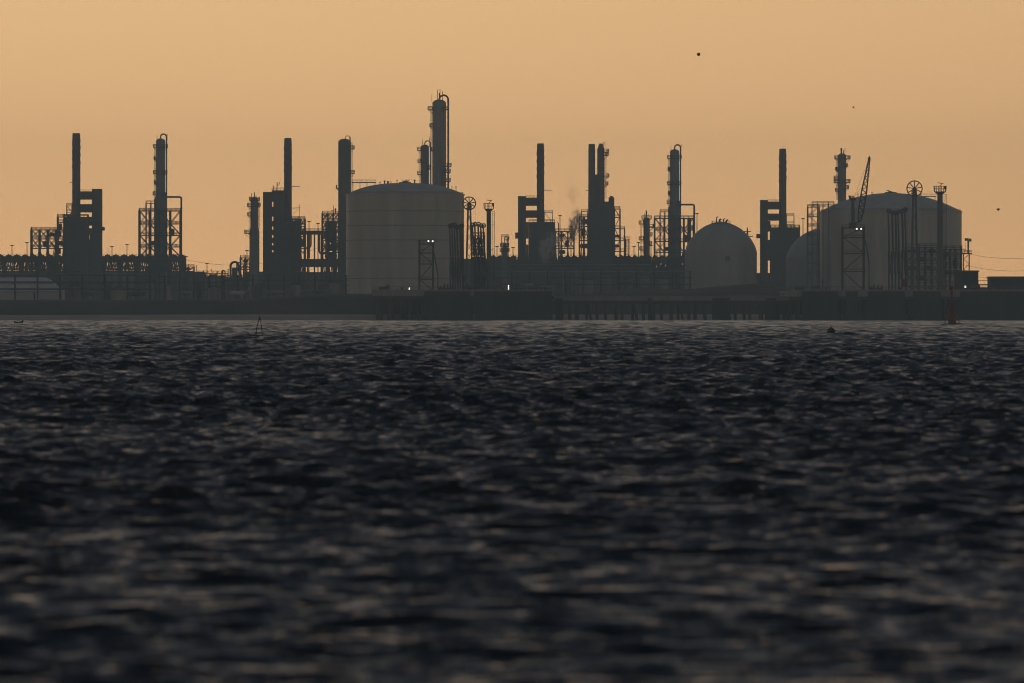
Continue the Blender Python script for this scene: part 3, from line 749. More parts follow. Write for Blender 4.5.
t = T('lifting_davit', 'curved lifting davit on top of the wide stack', 'davit', 347, 3553, wz(142.4, 3553)); s = t.s
t.part('arm', MB().tube([(t.x(350.4), 0, 0), t.p(350.4, 138.6)] + arc(t.x(347.6), t.z(138.6), 2.8*s, 0, PI*.8, 8), .35*s, 7), 'dark_steel')
t.part('hook', MB().tube([t.p(345.4, 137.0), t.p(345.4, 139.2)], .3*s, 6), 'dark_steel')

# ================================================================= THE BIG LEFT TANK
tank, (tr, tzs, th, tcr) = domed_tank('big grey white domed storage tank left of centre, behind the loading arms', 346, 464, 194.5, 183, 3400, [211.5, 225.8, 240.4, 258.6, 278.5], 2.7)
t = tank; s = t.s
mb = MB(); za = t.z(182)
mb.box(t.x(352), t.x(376), -2, 0, za-.5, za); railing(mb, [(t.x(352), -2, za), (t.x(376), -2, za)], 1.1, .14, 2.2)
for px in (353, 360, 367, 375): mb.bar((t.x(px), -1, t.z(197)), (t.x(px), -1, za), .3)
tank.part('roof_walkway', mb, 'dark_steel')
def roof_z(tt, px, d=0): 
    x = tt.x(px); return tzs + th*(1 - min(1, abs(x)/tr)**tcr)
for px, h, r_ in ((380, 3.0, .5), (384.6, 4.0, .8), (388, 3.0, 1.1), (391, 2.4, .5), (397, 4.0, .45), (403, 2.4, .5), (409, 2.0, .35), (414.6, 4.2, .8), (452, 4, .35), (456, 5.2, .4), (459, 3.0, .5)):
    z0_ = roof_z(t, px) - .4 if abs(t.x(px)) < tr-3 else t.z(196)
    tank.part('roof_nozzle', MB().lathe([(r_*s*.8, z0_), (r_*s*.8, z0_+h*s*.7), (r_*s*1.25, z0_+h*s*.7), (r_*s*1.25, z0_+h*s)], 10, t.x(px), 0), 'dark_steel')

# columns behind the tank
column('tallest column with a round top and a looped pipe behind the left tank', 439.2, 3640, 6.9, 99.4, [(109.5, -1, 4.6, .9), (126.5, -1, 2.8, .8), (109, 1, 1.6), (166, 1, 5.4, .9), (172, 1, 4.6), (181, 1, 4.6), (150, -1, 2.0, .6)], None, (448.2, 95.2, 300, .95),
       ((431.8, 94, .22), (437.4, 89.6, .3), (440, 88.8, .35), (442.6, 91.2, .28), (439.2, 93, .45)), [(431.2, 109, 190)], group='columns behind the left tank')
column('shorter column close beside the tallest column', 424.8, 3650, 4.2, 144.6, [(150, -1, 3.4), (162, -1, 3.0), (174, -1, 3.4), (168, 1, 2.0)], None, (430.4, 140.8, 300, .55), ((422.6, 139.4, .22), (429.6, 137.4, .28)), [(419.6, 150, 190)], group='columns behind the left tank')

# ================================================================= CENTRE
column('very small column with a caged top between light mast and central heater', 504.6, 3560, 2.2, 243, [(246, -1, 2.4), (246, 1, 2.2), (251, 0, 2.6), (239.5, 1, 2.4)], (251, 3.0), (507.4, 236.4, 256, .4), ((502, 237, .22),), group='small columns')
steel_frame('tiny frame around the very small column', 501.6, 508.4, [236.6, 245, 252], 3566, 4, 1, .4, None)
heater('fired heater with a chimney and left-hand duct tower at centre', 3560, 537, 544, 143.4, (518.0, 526.0, 196.2), [(197.6, 205.8), (210.4, 217.8)],
       (528.4, 555, 222.2), -1, arms=[(551.8, 190.2, .3)], steps=[(515.2, 518.1, 232.6, 238.5), (526.1, 528.3, 222.2, 238.6), (526.1, 528.3, 244.6, 296)])
steel_frame('thin railed gantry right of the central chimney', 544.4, 552.4, [212.4, 222], 3552, 4, 1, .45, 'z')
steel_frame('stepped frame with small vessels right of the central heater', 555.4, 574, [231, 239.6, 248], 3560, 10, 3, .9, 'x', drums=[(562, 235.6, 1.9, 4), (567, 244, 2.0, 5), (571, 236, 1.2, 4), (562, 252, 2.0, 5)])
t = T('standpipe', 'bent standpipe beside the central heater casing', 'pipe', 558.6, 3550); s = t.s
t.part('pipe', MB().tube([(0, -2, 0), t.p(558.6, 223.4, -2), t.p(557.4, 222.4, -2)], .5*s, 8), 'dark_steel')
t.part('valve', MB().ball((0, -2, t.z(233)), .9*s, n=10, m=6), 'dark_steel')
# twin chimneys
t = T('twin_chimney_unit', 'pair of close chimneys on a broad dark furnace right of centre', 'fired heater', 597, 3580, group='fired heaters with chimneys'); s = t.s
for (a, b, top, tp) in ((588.3, 595.2, 144, .9), (597.2, 604.6, 143.6, .45)):
    r_ = (b-a)/2*s; zt = t.z(top); cx = t.x((a+b)/2)
    c = t.part('chimney', MB().lathe([(r_*1.06, t.z(214)), (r_, t.z(190)), (r_*.98, zt-3), (r_*tp, zt), (r_*tp*.8, zt), (r_*tp*.8, zt-1)], 24, cx, 0), 'chimney_paint')
    for q in range(6): t.part('stiffening_ring', MB().torus((cx, 0, zt-4-q*4.6), (0,0,1), r_*1.0, .16, 24, 5), 'dark_steel', c)
t.part('link_duct', MB().box(t.x(594.6), t.x(598), -1.4, 1.4, t.z(214.1), t.z(174.5)), 'heater_plate')
m_ = MB(); m_.box(t.x(588.0), t.x(608.6), -8, 8, t.z(t.base-3), t.z(213)); t.part('firebox', m_, 'heater_plate')
t.part('convection_box', MB().box(t.x(589.2), t.x(604.6), -6, 6, t.z(213.01), t.z(204)), 'heater_plate')
t.part('duct_tower', MB().box(t.x(608.7), t.x(614.2), -5, 5, 1.0, t.z(197.4)), 'heater_plate')
t.part('annex', MB().box(t.x(604.8), t.x(608.6), -5, 5, t.z(212.9), t.z(201.6)), 'heater_plate')
m_ = MB(); m_.lathe([(1.4*s, t.z(197.4)), (1.4*s, t.z(196))], 12, t.x(611.4), 0); t.part('vent_cap', m_, 'dark_steel')
for px in (590, 598, 606.5):
    for d in (-6.5, 6.5): t.part('leg', MB().box(t.x(px)-.5, t.x(px)+.5, d-.5, d+.5, 0, t.z(t.base-2.99)), 'concrete')
for px, py, e, d in ((600.9, 152, 4.4, 0), (600.9, 155, 4.0, 0), (600.9, 176.6, 4.6, 0), (600.9, 184.6, 3.6, 0)): ring_platform(t, px, py, 3.7, 1, e, .9)
t.part('side_arm', MB().bar(t.p(588.4, 190.4), t.p(585.6, 190.4), .3), 'dark_steel')
m_ = MB(); m_.tube([t.p(603.4, 150, -1), t.p(603.4, 142, -1)], .25*s, 6); m_.tube([t.p(605, 150, -1), t.p(605, 140.6, -1)], .2*s, 6); t.part('vent_mast', m_, 'dark_steel')
ladder(t, 605.6, 152, 199, -1)
steel_frame('railed frame stepping up left of the twin chimneys', 579.4, 588.4, [216.4, 226, 240], 3570, 10, 2, 1.0, 'x', drums=[(584, 221.4, 2.2, 5), (583, 232, 2.2, 6), (584, 246, 2.4, 6)])
steel_frame('slim frame topping the left shoulder of the twin chimneys', 581.5, 587.6, [211.4, 216.4], 3574, 5, 1, .5, None)
steel_frame('tall narrow frame right of the twin chimneys', 614.4, 620, [208.6, 217, 228, 240, 251], 3580, 8, 1, .9, 'z', drums=[(617.2, 236, 1.3, 4), (616.6, 246, 1.6, 4)])
steel_frame('lower narrow frame at the right end of the twin chimney unit', 620.2, 624.6, [228.4, 240, 251], 3584, 7, 1, .8, None)
t = T('access_tower', 'thin lattice tower with a small platform right of the twin chimneys', 'lattice tower', 627.6, 3590); s = t.s
for px in (625.6, 629.0):
    for d in (-1, 1): t.part('post', MB().bar((t.x(px), d, 0), (t.x(px), d, t.z(239.5)), .5), 'dark_steel')
m_ = MB()
for q in range(6):
    za, zb = t.z(255-q*2.6), t.z(252.4-q*2.6); m_.bar((t.x(625.6), -1, za), (t.x(629), -1, zb), .25); m_.bar((t.x(629), 1, za), (t.x(625.6), 1, zb), .25)
t.part('bracing', m_, 'dark_steel')
m_ = MB(); m_.box(t.x(623), t.x(630), -1.6, 1.6, t.z(239.5), t.z(238.9)); railing(m_, [(t.x(623), -1.5, t.z(238.9)), (t.x(630), -1.5, t.z(238.9))], 1.2, .16, 1.2); t.part('platform', m_, 'dark_steel')
column('short column with stepped platforms left of the right braced column', 646.6, 3600, 3.2, 217.6, [(223.6, -1, 4.6), (218.6, 0, 1.8), (239.4, -1, 4.6), (249.6, -1, 4.0), (227, 1, 4.2, .6), (235.4, 1, 2.6), (244, 1, 2.2)], (230, 3.2), None, ((646.4, 210.6, .8), (644.6, 213.4, .25), (648.8, 214, .25)), [(641.2, 224, 256)], group='small columns')
m_ = T('pipe_link', 'pair of link pipes between the short column and the right frame', 'pipe', 652, 3594, wz(230, 3594))
m_.part('pipe', MB().tube([m_.p(648.8, 226.6), m_.p(655, 226.6)], .3*m_.s, 8), 'dark_steel'); m_.part('pipe', MB().tube([m_.p(648.8, 224.4), m_.p(655, 224.4)], .22*m_.s, 8), 'dark_steel')

# ================================================================= SPHERES, RIGHT HEATER, RIGHT TANK
sphere_tank('round topped storage tank standing clear right of the right braced column', 720.8, 257.6, 35.6, 3450)
sphere_tank('round topped storage tank half hidden behind the left edge of the right tank', 822, 264, 35.6, 3500, False)
heater('fired heater with a chimney and left-hand duct tower right of the clear round topped tank', 3600, 779.2, 786.2, 148.6, (760.2, 767.6, 200), [(201.6, 209.4), (213.6, 220.6)],
       (770.2, 799.6, 227.4), -1, arms=[(784.6, 146.6, .2)], steps=[(756.6, 760.3, 234, 238.2), (767.7, 770.1, 221, 231.5), (767.7, 770.1, 240, 260.5)])
steel_frame('thin railed gantry right of the right chimney', 786.4, 794, [215.6, 224, 228], 3592, 4, 1, .45, None)
tank2, (tr, tzs, th, tcr) = domed_tank('big grey domed storage tank at the right, behind the crane tower', 820, 961.6, 211.5, 193, 3440, [], 2.1)
for px, h, r_ in ((850, 4, 1.4), (853, 3, .7), (858, 4, .4), (872, 3, .5), (920, 2.6, .8)):
    z0_ = roof_z(tank2, px) - .4
    tank2.part('roof_nozzle', MB().lathe([(r_*tank2.s*.8, z0_), (r_*tank2.s*.8, z0_+h*tank2.s*.7), (r_*tank2.s*1.2, z0_+h*tank2.s*.7), (r_*tank2.s*1.2, z0_+h*tank2.s)], 10, tank2.x(px), 0), 'dark_steel')
mb = MB(); za = roof_z(tank2, 928)+.9
mb.box(tank2.x(921), tank2.x(936), -2, 0, za-.4, za); railing(mb, [(tank2.x(921), -2, za), (tank2.x(936), -2, za)], 1.1, .14, 2)
for px in (922, 928, 935): mb.bar((tank2.x(px), -1, roof_z(tank2, px)-1), (tank2.x(px), -1, za), .25)
tank2.part('roof_walkway', mb, 'dark_steel')
steel_frame('stair tower climbing the left edge of the right tank', 807.6, 819, [206.8, 216.2, 225.6, 235, 244.4, 254, 263.4, 273], 3395, 7, 1, .85, None, 'stair_tower', True, (808.4, 818.4), cat='stair tower', group='stair towers')
steel_frame('sloping roof gantry over the left shoulder of the right tank', 812, 834, [203.8, 206.6], 3424, 4, 4, .5, None, 'roof_gantry', cat='gantry')
column('slim column with many platforms behind the right tank', 842, 3640, 4.2, 153.4, [(158.6, -1, 3.4), (158.6, 1, 4.2), (170, -1, 2.4, .8), (178.8, -1, 4.0), (182.2, -1, 4.0), (182.2, 1, 4.2), (188.4, 1, 2.6), (191, -1, 2.6), (166.4, 1, 1.6)], None, None,
       ((841.4, 148, .9), (845, 148.2, .28), (843.6, 150, .4)), [(837, 158, 200)], group='process columns')
# equipment at the right edge of the tank
t = T('lookout_tower', 'thin lattice stair tower with a lamp head at the right edge of the right tank', 'lattice tower', 967, 3380); s = t.s
for px in (963.4, 969.2):
    for d in (-2, 2): t.part('post', MB().bar((t.x(px), d, 0), (t.x(px), d, t.z(253)), .7*s), 'dark_steel')
m_ = MB(); m_.box(t.x(961.6), t.x(971.6), -2.6, 2.6, t.z(254.2), t.z(253)); railing(m_, [(t.x(961.6), -2.5, t.z(253)), (t.x(971.6), -2.5, t.z(253))], 1.3, .2, 1.2); t.part('platform', m_, 'dark_steel')
m_ = MB()
for q in range(6):
    a, b = (963.4, 969.2) if q % 2 else (969.2, 963.4); m_.bar((t.x(a), -2, t.z(284-q*5)), (t.x(b), -2, t.z(279-q*5)), .5*s)
t.part('stair', m_, 'dark_steel')
m_ = MB(); m_.box(t.x(961.8), t.x(965.6), -2, 2, t.z(249.6), t.z(248.8)); m_.bar((t.x(962.2), 0, t.z(253)), (t.x(962.2), 0, t.z(244)), .2*s); m_.bar((t.x(965.4), 0, t.z(253)), (t.x(965.4), 0, t.z(244)), .2*s); t.part('side_landing', m_, 'dark_steel')
t.part('mast', MB().box(t.x(967.4), t.x(969), -.5, .5, t.z(253), t.z(240.6)), 'grey_steel')
t.part('lamp_head', MB().box(t.x(964.8), t.x(968.6), -.9, .9, t.z(240.8), t.z(238.2)), 'dark_steel')
t.part('lamp_head', MB().box(t.x(969.0), t.x(971.4), -.9, .9, t.z(241.6), t.z(238.6)), 'dark_steel')
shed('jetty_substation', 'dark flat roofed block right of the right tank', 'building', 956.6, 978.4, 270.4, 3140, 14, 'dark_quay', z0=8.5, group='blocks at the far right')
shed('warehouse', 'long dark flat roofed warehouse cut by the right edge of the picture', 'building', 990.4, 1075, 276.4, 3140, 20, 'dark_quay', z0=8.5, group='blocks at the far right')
t = T('gangway', 'railed gangway bridging the two dark blocks at the far right', 'gangway', 984.5, 3142, 8.5); s = t.s
t.part('deck', MB().box(t.x(978.5), t.x(990.3), 2, 4, t.z(285.4), t.z(284.2)), 'dark_steel')
m_ = MB(); m_.bar((t.x(978.5), 2, t.z(280.4)), (t.x(990.3), 2, t.z(280.4)), .45*s)
for px in (979, 984.4, 990): m_.bar((t.x(px), 2, t.z(284.3)), (t.x(px), 2, t.z(280.4)), .2*s)
t.part('handrail', m_, 'dark_steel')
for px in (979.6, 989.2): t.part('post', MB().box(t.x(px)-.3, t.x(px)+.3, 2.5, 3.5, 0, t.z(285.39)), 'dark_steel')
shed('low_tank_wall', 'low bund wall between the two dark blocks at the far right', 'wall', 978.6, 990.2, 287.2, 3170, 1.2, 'concrete', windows=False, z0=7.0)

# pipework cluster in front of the right tank
steel_frame('cluttered manifold frame in front of the right tank', 906, 938, [247, 254.6, 263, 272.6, 282], 3060, 9, 5, .7, 'x', 'manifold_frame', drums=[(914, 251, 1.8, 6), (922, 259, 2.2, 7), (932, 251, 1.8, 5), (912, 268, 2.2, 6), (928, 268, 2.2, 7), (920, 277.6, 2.2, 8)], group='jetty frames', z0=11.2)
steel_frame('cluttered frame of pipes below the right edge of the right tank', 939, 961, [249, 258, 267, 276], 3064, 9, 4, .7, 'x', 'manifold_frame', drums=[(946, 254, 2.0, 6), (955, 263, 2.2, 6), (948, 272, 2.2, 7)], group='jetty frames', z0=11.2)

# ================================================================= THE JETTY
DECK = 11.2
def jetty(label, x0, x1, zt, y0, y1, npile, rows, thick, panels, z_batter=True):
    Y = y0
    t = T('jetty', label, 'jetty', (x0+x1)/2, Y, 0.0, 'jetties'); s = t.s
    X0, X1 = t.x(x0), t.x(x1); dp = y1-y0
    t.part('deck', MB().box(X0, X1, 0, dp, zt-thick, zt), 'concrete')
    t.part('kerb', MB().box(X0, X1, -.05, .5, zt+.002, zt+.4), 'concrete')
    t.part('fascia_beam', MB().box(X0+.3, X1-.3, .3, 1.3, zt-thick-1.3, zt-thick-.003), 'wet_pile')
    for k in range(npile):
        px = X0 + (X1-X0)*(k+.5)/npile + R(-.8, .8)
        for j in range(rows):
            d = 1.0 + j*(min(dp, 26)-3)/max(1, rows-1)
            lean = R(-.5, .5) + (2.2 if (z_batter and k % 5 == 2 and j == 0) else 0)
            t.part('pile', MB().tube([(px+lean, d, -2.5), (px, d, zt-thick-.01)], R(.42, .62), 10), 'wet_pile')
    m_ = MB()
    railing(m_, [(X0+.3, .25, zt+.4), (X1-.3, .25, zt+.4)], 1.1, .10, 3.0)
    t.part('handrail', m_, 'dark_steel')
    for (a, b, zb) in panels:
        m_ = MB(); xa, xb = t.x(a), t.x(b); k = xa
        while k < xb:                    # corrugated sheet piling
            w = min(1.2, xb-k)
            m_.box(k, k+w*.55, -.62, -.2, zb, zt-.25); m_.box(k+w*.55+.001, k+w, -.42, -.18, zb, zt-.27); k += 1.2
        t.part('fender_panel', m_, 'dark_quay')
    return t
jetty('left jetty head in front of the left tank with loading arms on it', 372, 555, DECK, 2996, 3096, 30, 2, 2.0, [(424, 470, -2), (474, 552, -2)])
jetty('low middle jetty with the shore showing between its piles', 430, 792, 8.7, 3006, 3020, 40, 2, 1.2, [(555.5, 563, -2), (648, 652, -2), (712, 730, -2), (766, 776, -2)])
jetty('right jetty head carrying the crane tower and the tall light mast', 788, 1040, DECK, 2994, 3098, 34, 2, 2.2, [(802, 838, -2), (846, 858, -2), (868, 905, -2), (913, 941, -2), (960, 1036, -2)])

def on_deck(name, label, cat, px, Y=3012, group=None, z0=DECK): return T(name, label, cat, px, Y, z0, group)
# gangway / light towers with a pair of lamps
def lamp_tower(label, x0, x1, top, Y, lamps, levels):
    t = on_deck('gangway_tower', label, 'gangway tower', (x0+x1)/2, Y, 'gangway towers'); s = t.s; w = 1.7
    xs = (x0, x1)
    for px in xs:
        for d in (-3.5, 3.5): t.part('post', MB().box(t.x(px)-w*s/2, t.x(px)+w*s/2, d-w*s/2, d+w*s/2, 0, t.z(top)), 'dark_steel')
    for py in levels:
        m_ = MB(); m_.box(t.x(x0)-.5, t.x(x1)+.5, -4, 4, t.z(py)-.35, t.z(py)+.02)
        railing(m_, [(t.x(x0)-.4, -3.9, t.z(py)), (t.x(x1)+.4, -3.9, t.z(py))], 1.1, .12, 1.6)
        t.part('floor_deck', m_, 'dark_steel')
    lv = list(levels) + [t.base]
    m_ = MB()
    for i in range(len(lv)-1):
        za, zb = t.z(lv[i]), t.z(lv[i+1])
        a, b = (x0, x1) if i % 2 else (x1, x0)
        m_.bar((t.x(a), -3.6, za), (t.x(b), -3.6, zb), .8*s)
    t.part('bracing', m_, 'dark_steel')
    m_ = MB(); m_.bar((t.x(x1+1.2), -3, t.z(top+14)), (t.x(x1+5.2), -3, t.z(top+36)), 1.2*s); m_.bar((t.x(x1+5), -3, t.z(top+36)), (t.x(x1+5), -3, 0), 1.0*s)
    m_.bar((t.x(x1), -3, t.z(top+14)), (t.x(x1+1.2), -3, t.z(top+14)), .8*s)
    t.part('folding_gangway', m_, 'dark_steel')
    for k, (lx, ly) in enumerate(lamps):
        h = t.part('floodlight', MB().box(t.x(lx)-.62, t.x(lx)+.62, -4.9, -4.2, t.z(ly)-.62, t.z(ly)+.62), 'dark_steel')
        m2 = MB(); m2.lathe([(.1, 0), (.30, .0), (.35, .06), (.30, .12), (.1, .12)], 16)
        m2.v = [(v[0]+t.x(lx), -4.91-v[2], v[1]+t.z(ly)) for v in m2.v]
        t.part('lamp_lens', m2, 'lamp_white', h)
        t.part('lamp_bracket', MB().bar((t.x(lx), -4.3, t.z(ly)-.5), (t.x(lx), -3.6, t.z(ly)-1.2), .2), 'dark_steel')
    return t
lamp_tower('gangway tower with two floodlights in front of the left tank', 419.4, 433, 240, 3006, [(428.6, 241.3), (432.8, 241.3)], [243.6, 252.6, 263.6, 279])
tw = lamp_tower('crane tower with two floodlights in front of the right tank', 842.4, 863.6, 226.4, 3008, [(856.2, 229.0), (860.6, 229.0)], [227.6, 237.2, 253, 271])
# crane on the right tower
t = T('jib_crane', 'lattice jib crane raised above the right tank on the crane tower', 'crane', 852.8, 3008, wz(227.5, 3008)); s = t.s
t.part('cab', MB().box(t.x(848.6), t.x(856.2), -2.2, 2.2, 0.05, t.z(222.4)), 'dark_steel')
t.part('mast', MB().tube([(0, 0, t.z(222.41)), (0, 0, t.z(200.6))], 2.1*s, 12, 1.5*s), 'grey_steel')
t.part('mast_head', MB().box(t.x(849.8), t.x(855.8), -1, 1, t.z(200.59), t.z(197.4)), 'dark_steel')
a0, a1 = Vector(t.p(859.2, 222)), Vector(t.p(869.6, 157.4)); d = (a1-a0); L = d.length; d.normalize(); n_ = Vector((d.z, 0, -d.x))
m_ = MB()
def half(f): return (2.6*s) * (1 - .82*max(0, (f-.45)/.55)) * min(1, .45+f*3)
N = 22
for q in range(N):
    f0, f1 = q/N, (q+1)/N
    for sg in (-1, 1):
        for dd in (-1, 1):
            pa = a0+d*L*f0+n_*half(f0)*sg+Vector((0, dd*half(f0)*.8, 0)); pb = a0+d*L*f1+n_*half(f1)*sg+Vector((0, dd*half(f1)*.8, 0))
            m_.bar(pa, pb, 1.25*s)
            pc = a0+d*L*f1-n_*half(f1)*sg+Vector((0, dd*half(f1)*.8, 0))
            if (q + (sg > 0)) % 2: m_.bar(pa, pc, .8*s)
m_.tube([a0+d*L*.97-n_*.4, a1+d*.6], .9*s, 8, .4*s)
t.part('jib', m_, 'dark_steel')
t.part('jib_foot', MB().bar(t.p(855, 223), a0, 1.2*s), 'dark_steel')
m_ = MB(); m_.bar(t.p(853.6, 198.6), tuple(a0+d*L*.99), .2*s); m_.bar(t.p(853, 198.6), tuple(a0+d*L*.62), .2*s); t.part('luffing_cable', m_, 'dark_steel')
m_ = MB(); m_.bar(tuple(a1), (a1.x, 0, t.z(178)), .14*s); t.part('hoist_rope', m_, 'dark_steel')

# marine loading arms
def loading_arm(label, px, Y, top, group, base_py=290, spread=1.0):
    t = on_deck('loading_arm', label, 'loading arm', px, Y, group); s = t.s
    mid = top + (t.base-top)*.5
    t.part('riser', MB().tube([(0, 0, 0), (0, 0, t.z(mid))], .95*s, 10), 'grey_steel')
    t.part('inboard_arm', MB().tube([(0, -.9, t.z(mid-1)), (t.x(px-.8*spread), -.9, t.z(top+2.2))], .78*s, 9), 'grey_steel')
    t.part('outboard_arm', MB().tube([(t.x(px-.8*spread), -1.8, t.z(top+2)), (t.x(px+1.6*spread), -1.8, t.z(top+(t.base-top)*.78))], .66*s, 9), 'grey_steel')
    m_ = MB(); m_.torus((t.x(px-.4*spread), -1.35, t.z(top+2)), (0,1,0), 1.75*s, .6*s, 18, 6)
    for q in range(3):
        a = q*PI/3; m_.bar((t.x(px-.4*spread)-1.7*s*math.cos(a), -1.35, t.z(top+2)-1.7*s*math.sin(a)), (t.x(px-.4*spread)+1.7*s*math.cos(a), -1.35, t.z(top+2)+1.7*s*math.sin(a)), .25*s)
    t.part('sheave', m_, 'dark_steel')
    t.part('counterweight', MB().box(t.x(px-.9), t.x(px+.9), .4, 1.6, t.z(mid+8), t.z(mid+3.2)), 'dark_steel')
    t.part('counter_beam', MB().bar((0, .5, t.z(mid+3.21)), (0, -.4, t.z(mid-4)), .45*s), 'dark_steel')
    t.part('cable', MB().bar((t.x(px+1.2), -1, t.z(top+2.4)), (t.x(px+.8), 0, t.z(mid)), .14*s), 'dark_steel')
    t.part('triple_swivel', MB().tube([(t.x(px+1.6*spread), -1.8, t.z(top+(t.base-top)*.78)), (t.x(px+2.6*spread), -2.6, t.z(top+(t.base-top)*.80)), (t.x(px+2.4*spread), -2.8, t.z(top+(t.base-top)*.86))], .62*s, 8), 'dark_steel')
    return t
def arm_bank(label, px0, n, step, top, Y, group, spread, jit):
    a = loading_arm(label, px0, Y, top, group, spread=spread)
    for k in range(1, n):
        c = copy_tree(a.o); c.location.x += k*step*a.s; c.location.y += jit*k
        c.rotation_euler.z = R(-.18, .18); zz = 1 + R(-.03, .02); c.scale = (1, 1, zz)
arm_bank('dark folded loading arm in the bank against the edge of the left tank', 450.4, 6, 2.5, 224, 3014, 'loading arms against the left tank', 1.0, .4)
arm_bank('dark folded loading arm in the bank between the left wheel mast and monitor tower', 473.6, 5, 2.7, 222.8, 3020, 'loading arms against the sky', 1.5, .5)
steel_frame('dark steel platform holding up the loading arms left of the left monitor tower', 471.5, 484.5, [235.5, 246, 257, 268], 3024, 7, 4, .9, 'x', 'arm_support_frame', drums=[(475, 241, 1.8, 5), (481, 251, 2.2, 6), (477, 262, 2.4, 7), (480.5, 240, 1.5, 4)], group='jetty frames', z0=DECK)
arm_bank('dark marine loading arm folded upright in front of the right tank', 888.8, 6, 3.4, 208.6, 3014, 'loading arms in front of the right tank', 1.0, .3)
# wheel masts
def wheel_mast(label, px, wy, r, Y, foot):
    t = on_deck('wheel_mast', label, 'wheel mast', px, Y, 'masts topped by a spoked wheel'); s = t.s
    w = t.part('wheel', MB().torus((0, -1.2, t.z(wy)), (0,1,0), r*s, .55*s, 40, 6), 'dark_steel')
    for q in range(9):
        a = 2*PI*q/9 + .2
        t.part('spoke', MB().bar((0, -1.2, t.z(wy)), (r*s*math.cos(a), -1.2, t.z(wy)+r*s*math.sin(a)), .85*s), 'dark_steel', w)
    m2 = MB().lathe([(.1, -1.0), (1.3*s, -1.0), (1.3*s, 1.0), (.1, 1.0)], 14); zc = t.z(wy)
    m2.v = [(v[0], -1.2+v[2]*.9, v[1]+zc) for v in m2.v]
    t.part('hub', m2, 'dark_steel', w)
    for sg in (-1, 1):
        for d in (-1, 1): t.part('mast_leg', MB().bar((t.x(px+sg*foot), d*2.4, 0), (t.x(px+sg*1.0), d*.9, t.z(wy-.4)), 1.8*s), 'grey_steel')
    m_ = MB(); n = 9; zw = t.z(wy)
    for q in range(n):
        f0, f1 = q/n, (q+1)/n
        xa, xb = foot+(1-foot)*f0, foot+(1-foot)*f1
        for sg in (-1, 1): m_.bar((xa*sg*s, -2.4+1.5*f0, zw*f0), (-xb*sg*s, -2.4+1.5*f1, zw*f1), .36*s)
    t.part('bracing', m_, 'grey_steel')
    m_ = MB(); m_.box(t.x(px-3.2), t.x(px+2.4), -.8, 2.2, t.z(wy+5.4), t.z(wy+4.6)); railing(m_, [(t.x(px-3.2), -.8, t.z(wy+4.6)), (t.x(px+2.4), -.8, t.z(wy+4.6))], 1.1, .15, 1.2); t.part('platform', m_, 'dark_steel')
    m_ = MB()
    for k in (-.94, -.3, .3, .94): m_.bar((k*r*s, -1.2, zw-math.sqrt(1-k*k)*r*s), (k*r*s*1.04, -1.8, 6), .15*s)
    t.part('hoist_cable', m_, 'dark_steel')
    return t
wheel_mast('mast topped by a spoked wheel at the right edge of the left tank', 469.2, 203.4, 6.4, 3010, 3.4)
wheel_mast('mast topped by a spoked wheel in front of the right tank', 914.4, 188.6, 7.6, 3012, 3.4)
# tall monitor / light masts
def monitor_mast(label, px, top, w, Y):
    t = on_deck('monitor_tower', label, 'monitor tower', px, Y, 'round towers with a flared railed head'); s = t.s
    t.part('shaft', MB().lathe([(w*1.3*s, 0), (w*1.3*s, 1.0), (w*s, 1.4), (w*.94*s, t.z(top+5.6)), (w*1.8*s, t.z(top+3.2)), (w*1.8*s, t.z(top+2.6)), (.2, t.z(top+2.58))], 20), 'grey_steel')
    m_ = MB(); zz = t.z(top+2.5); ro = w*2.05*s
    m_.lathe([(ro, zz-.2), (ro, zz)], 20)
    n = 14
    for k in range(n):
        a = 2*PI*k/n; m_.bar((ro*math.cos(a), ro*math.sin(a), zz), (ro*1.06*math.cos(a), ro*1.06*math.sin(a), zz+2.0), .16)
    for hh in (1.0, 2.0): m_.torus((0, 0, zz+hh), (0,0,1), ro*1.05, .09, 24, 5)
    t.part('head_platform', m_, 'dark_steel')
    t.part('monitor_nozzle', MB().tube([(0, 0, zz), (0, 0, zz+2.0), (.5, 0, zz+2.6), (1.2, 0, zz+3.0), (-.9, 0, zz+3.3)], .36*s, 8), 'dark_steel')
    t.part('lamp_head', MB().box(ro*.72, ro*1.1, -1, 0, zz+1.0, zz+2.0), 'dark_steel')
    m_ = MB(); x = (w*1.0+2.2)*s
    for dx in (-.45, .45): m_.bar((x+dx, -.2, 0), (x+dx, -.2, zz-1), .14)
    k = .5
    while k < zz-1: m_.bar((x-.45, -.2, k), (x+.45, -.2, k), .09); k += .7
    for f in (.2, .5, .8): m_.bar((0, -.2, zz*f), (x, -.2, zz*f), .14)
    t.part('ladder', m_, 'dark_steel')
    return t
monitor_mast('round monitor tower with a flared railed head right of the left wheel mast', 488.8, 206.2, 2.35, 3016)
monitor_mast('round monitor tower with a flared railed head in front of the right tank', 940, 189.0, 2.9, 3008)

